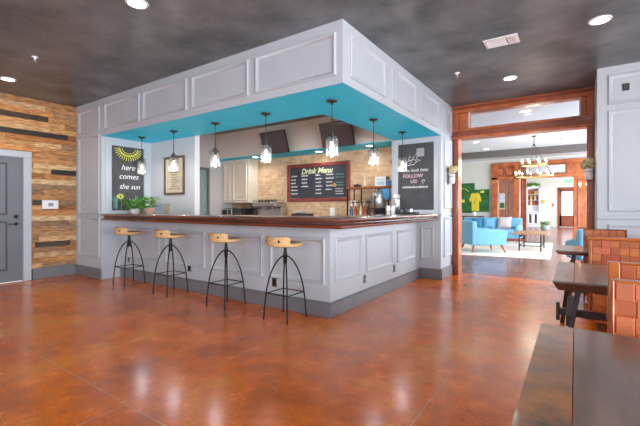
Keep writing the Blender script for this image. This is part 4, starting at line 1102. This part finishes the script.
# chandelier
chx, chy = 1.352, 7.572
ch = thing('chandelier', 'two-tier round chandelier with candle bulbs above the coffee table', 'chandelier', (chx, chy, H))
MB().lathe([(.06, 0), (.058, -.015), (.015, -.03)], 20).build('canopy', M['bronze'], ch, smooth=40)
MB().tube([(0, 0, -.02), (0, 0, -.21)], .008, 8).build('rod', M['bronze'], ch)
MB().lathe([(.005, -.20), (.028, -.215), (.03, -.23), (.02, -.25), (.005, -.255)], 16).build('hub', M['bronze'], ch, smooth=60)
for R, z, n in ((.285, -.745, 8), (.425, -1.035, 12)):
    mb = MB(); mb.lathe([(R - .012, z - .02), (R + .012, z - .02), (R + .012, z + .02), (R - .012, z + .02), (R - .012, z - .02)], 40); mb.f = mb.f[:-2]; mb.c = mb.c[:-2]
    rg = mb.build('ring', M['gilt'], ch, smooth=40)
    for k in range(n):
        a = 2 * PI * (k + .5) / n; x, y = R * math.cos(a), R * math.sin(a)
        q = MB(); q.lathe([(.022, z + .02), (.024, z + .028), (.011, z + .03), (.011, z + .07)], 10, (x, y)); s = q.build('candle_cup', M['whiteceramic'], rg, smooth=40)
        q = MB(); q.lathe([(.008, z + .07), (.018, z + .09), (.018, z + .105), (.004, z + .135)], 10, (x, y)); q.build('bulb', M['candle'], rg, smooth=60)
mb = MB()
for k in range(4):
    a = 2 * PI * k / 4 + .4; c, s = math.cos(a), math.sin(a)
    mb.tube([(0.02 * c, .02 * s, -.23), (.285 * c, .285 * s, -.745), (.425 * c, .425 * s, -1.035)], .005, 6); 
mb.build('hanger_rods', M['bronze'], ch)
ld = bpy.data.lights.new('chandelier_lamp', 'POINT'); ld.energy = 20; ld.color = (1, .88, .7); ld.shadow_soft_size = .3
lo = bpy.data.objects.new('chandelier_lamp', ld); COL.objects.link(lo); lo.location = (chx, chy, 2.3)

# green wall art with a shirt
ga = thing('green_wall_art', 'two green painted panels on the lounge wall with yellow marks', 'wall art', (-1.1, 12.298, 1.0))
MB().box(-.62, .02, -.03, 0, .0, 1.19).build('tall_panel', M['greenpaint'], ga, bevel=.004)
MB().box(.02, .56, -.03, 0, .05, .93).build('short_panel', M['greenpaint'], ga, bevel=.004)
mb = MB(); mb.M = Matrix.Translation((.33, -.032, .84)) @ Matrix.Rotation(PI / 2, 4, 'X'); mb.lathe([(.05, 0), (.05, .003)], 14); mb.M = Matrix.Translation((.26, -.032, .83)) @ Matrix.Rotation(PI / 2, 4, 'X'); mb.lathe([(.035, 0), (.035, .003)], 14)
mb.M = I4; mb.box(-.58, -.36, -.034, -.03, .42, .54); mb.tube([(-.45, -.033, 1.0), (-.3, -.033, .95), (-.2, -.033, .85)], .012, 5)
mb.build('yellow_marks', M['chalk_yellow'], ga)
mb = MB(); mb.M = Matrix.Translation((-.14, -.032, .56)) @ Matrix.Rotation(PI / 2, 4, 'X'); mb.lathe([(.06, 0), (.06, .003)], 14); mb.build('orange_spot', M['chalk_orange'], ga)
sh = thing('yellow_shirt', 'yellow t-shirt hung on the green wall art', 'shirt', (-1.05, 12.262, 1.08))
mb = MB(); poly = [(-.14, 0), (.14, 0), (.14, .44), (.17, .36), (.23, .40), (.17, .64), (.13, .70), (.06, .73), (.0, .69), (-.06, .73), (-.13, .70), (-.17, .64), (-.23, .40), (-.17, .36), (-.14, .44)]
mb.prism(poly, -.02, .005, 'y'); mb.build('shirt_body', M['yellowcloth'], sh, bevel=.008)
mb = MB(); mb.tube([(.0, -.023, .50), (.05, -.023, .46), (.0, -.023, .40), (-.04, -.023, .34), (.02, -.023, .28)], .012, 5); mb.build('shirt_emblem', M['gilt'], sh)
# console table with lamp jar
cs = thing('console_table', 'narrow dark side table behind the blue armchair', 'side table', (-1.05, 11.75, 0))
MB().box(-.42, .40, -.16, .16, .86, .90).build('tabletop', M['brownframe'], cs, bevel=.004)
for x in (-.3, .28):
    for y in (-.12, .12): MB().box(x - .015, x + .015, y - .015, y + .015, 0, .86).build('leg', M['iron'], cs)
MB().box(-.3, .28, -.01, .01, .7, .72).build('stretcher', M['iron'], cs)
jl = thing('white_jar', 'small white lantern jar on the dark side table', 'jar', (-.98, 11.75, .901))
MB().lathe([(.06, 0), (.07, .02), (.07, .12), (.05, .15)], 18).build('body', M['whiteceramic'], jl, smooth=40)
MB().lathe([(.052, .15), (.03, .18), (.01, .19)], 14).build('lid', M['gilt'], jl, smooth=40)
# chandelier reflection on the right cherry panel, modelled as small glowing lamps
for x, lab in ((2.36, 'left chandelier reflection modelled as a small glowing lamp on the far cherry panel'), (2.56, 'right chandelier reflection modelled as a small glowing lamp on the far cherry panel')):
    t = thing('candle_reflection', lab, 'reflection', (x, 12.236, 1.95), 0, 'chandelier reflections on the far cherry panel')
    MB().box(-.025, .025, -.015, 0, -.1, .1).build('back_plate', M['gilt'], t, bevel=.003)
    MB().tube([(0, -.01, -.05), (0, -.06, -.06), (0, -.07, .0)], .007, 6).build('arm', M['gilt'], t)
    MB().lathe([(.01, 0), (.03, .06), (.02, .11), (.004, .12)], 12, (0, -.07)).build('shade', M['candle'], t, smooth=60)
# notices on the glazed panel
t = thing('paper_notice', 'white and green notice taped inside the glazed cherry panel', 'notice', (-.09, 12.326, 1.15))
MB().box(-.10, .10, 0, .003, 0, .62).build('sheet', M['paper'], t); mb = MB(); mb.box(-.08, .08, -.002, 0, .05, .25); mb.build('green_print', M['greenpaint'], t)
mb = MB(); mb.box(-.08, .08, -.002, 0, .3, .56); mb.build('blue_print', M['poster_blue'], t)

# entry hall things
hu = thing('hutch', 'tall white hutch with open shelves and glass-door base', 'hutch', (0, 24.28, 0))
mb = MB(); mb.box(-.37, -.31, -.4, 0, 0, 2.55); mb.box(.31, .37, -.4, 0, 0, 2.55); mb.box(-.37, .37, -.4, 0, 2.46, 2.55); mb.box(-.31, .31, -.03, 0, 0, 2.46); mb.box(-.37, .37, -.45, 0, .9, .96); mb.box(-.31, .31, -.4, -.03, 0, .12)
mb.build('carcass', M['whiteplastic'], hu, bevel=.006)
MB().box(-.28, .28, -.05, -.032, 1.35, 2.4).build('back_board', M['terracotta'], hu)
mb = MB()
for z in (1.33, 1.68, 2.03): mb.box(-.31, .31, -.34, -.03, z, z + .025)
mb.build('shelf', M['whiteplastic'], hu)
for a, b in ((-.30, -.005), (.005, .30)):
    q = MB(); q.molding(a, b, .14, .88, [(0, 0), (0, .02), (.08, .02), (.085, -.0)], -.4); dq = q.build('door', M['whiteplastic'], hu); MB().box(a + .08, b - .08, -.402, -.398, .22, .8).build('door_pane', M['darksteel'], dq)
rnd = random.Random(11)
for r, z in enumerate((1.355, 1.705, 2.055)):
    for k in range(5):
        b = MB(); hh = rnd.uniform(.2, .3); c = rnd.choice(['#8a3a2a', '#e2b25a', '#3a3030', '#d8d0c0', '#b0582c'])
        b.box(-.045, .045, -.05, .05, 0, hh, lin(c)); o = b.build('shelf_box', M['brownpic'], None, bevel=.006); o.location = (-.235 + k * .115, 24.28 - .2, z + .0005)
        tag(o, '%s small box on the %s hutch shelf' % (('leftmost', 'second from left', 'middle', 'second from right', 'rightmost')[k], ('lowest', 'middle', 'top')[r]), 'box', 'product boxes on the %s hutch shelf' % ('lowest', 'middle', 'top')[r])
t = thing('potted_fern', 'green fern on top of the white hutch', 'plant', (0, 24.05, 2.551))
MB().lathe([(.08, 0), (.1, .1), (.09, .1), (.01, .03)], 16).build('pot', M['whiteceramic'], t, smooth=40)
mb = MB(); leaves(mb, 160, (0, 0, .05), .34, .12, .16, random.Random(2)); fo = mb.build('foliage', M['leaf'], t, smooth=0); fo.scale = (1, .42, 1)
t = thing('planter', 'patterned round planter with a spiky plant on the hall floor', 'plant', (.93, 19.12, 0))
MB().lathe([(.13, 0), (.2, .1), (.21, .24), (.17, .34), (.16, .33), (.1, .05)], 24).build('pot', M['palm'], t, smooth=50)
mb = MB(); leaves(mb, 60, (0, 0, .3), .12, .1, .2, random.Random(12)); mb.build('foliage', M['leafpale'], t, smooth=0)
t = thing('exit_sign', 'green lit EXIT sign above the entry door', 'sign', (1.93, 24.298, 2.72))
MB().box(-.17, .17, -.06, 0, 0, .22).build('housing', M['exitgreen'], t, bevel=.006)
text_part('sign_lettering', 'EXIT', .15, mat('exit_letter_green', '#2f9a55', .4), t, (0, -.062, .11), bold=.004)
t = thing('fire_alarm', 'small red fire alarm on the hall wall left of the entry door', 'alarm', (1.07, 24.298, 1.3))
MB().box(-.045, .045, -.04, 0, 0, .22).build('housing', M['red'], t, bevel=.006); MB().box(-.025, .025, -.046, -.04, .13, .18).build('strobe', M['whiteplastic'], t)
t = thing('yellow_flower_decal', 'yellow flower hanging on the hall wall right of the hutch', 'wall decoration', (.55, 24.296, 1.6))
mb = MB(); flowers(mb, (0, -.05, 0), .10, random.Random(5), 40, .05); mb.build('blossoms', M['chalk_yellow'], t, smooth=0)
mb = MB(); mb.tube([(0, -.03, -.05), (-.05, -.03, -.2)], .01, 5); mb.build('stem', M['leaf'], t)
t = thing('dark_cabinet', 'dark gray cabinet left of the white hutch', 'cabinet', (-.66, 24.28, 0))
MB().box(-.24, .24, -.45, 0, 0, .88).build('base', M['darkgray'], t, bevel=.006); MB().box(-.24, .24, -.3, 0, 1.05, 2.2).build('upper', M['darkgray'], t, bevel=.006); MB().box(-.25, .25, -.46, 0, .88, .92).build('worktop', M['counter'], t)
MB().box(-.24, .24, -.02, 0, .92, 1.05).build('splashback', M['darkgray'], t)

# ================================================================ LIGHT
def area(name, loc, rot, sx, sy, power, col):
    l = bpy.data.lights.new(name, 'AREA'); l.shape = 'RECTANGLE'; l.size = sx; l.size_y = sy; l.energy = power; l.color = col
    o = bpy.data.objects.new(name, l); COL.objects.link(o); o.location = loc; o.rotation_euler = rot
    return o
DAY = (.92, .96, 1)
for y, e in ((-5.6, 330), (-2.9, 290), (-.2, 60)): area('window_daylight', (6.55, y, 1.5), (0, PI / 2 + .42, 0), 2.0, 1.95, e, (.84, .92, 1))
for x, e in ((-2.75, 45), (.75, 40), (4.25, 12)): area('rear_fill_light', (x, -7.95, 1.5), (PI / 2 + .42, 0, 0), 2.4, 2.0, e, (.58, .76, 1))  # soft fill added behind the camera at unseen windows
for y in (5.4, 7.9, 10.4): area('lounge_daylight', (4.95, y, 1.55), (0, PI / 2, 0), 2.0, 1.7, 180, (.74, .87, 1))
area('hall_fill_light', (4.15, 16, 1.5), (0, PI / 2, 0), 2.4, 3, 330, (.8, .9, 1))  # unseen area lights added to brighten the entry hall
area('hall_fill_light', (4.15, 20.7, 1.5), (0, PI / 2, 0), 2.4, 3, 330, (.8, .9, 1))

w = bpy.data.worlds.new('sky'); scene.world = w; w.use_nodes = True
bg = w.node_tree.nodes['Background']; bg.inputs['Color'].default_value = (.93, .96, 1, 1); bg.inputs['Strength'].default_value = 1.6

# ================================================================ CAMERA
cam = bpy.data.cameras.new('camera'); co = bpy.data.objects.new('camera', cam); COL.objects.link(co)
co.location = (2.231, -3.453, 1.22); co.rotation_euler = (PI / 2, 0, math.radians(34.4))
cam.sensor_width = 36; cam.lens = 373 / 640 * 36; cam.shift_y = -5.5 / 640; cam.clip_start = .05
scene.camera = co
vs_ = scene.view_settings; vs_.view_transform = 'Standard'; vs_.look = 'None'; vs_.gamma = 1; vs_.use_curve_mapping = False; vs_.exposure = .3
scene.cycles.use_denoising = True
scene.cycles.max_bounces = 8; scene.cycles.diffuse_bounces = 5; scene.cycles.sample_clamp_indirect = 6
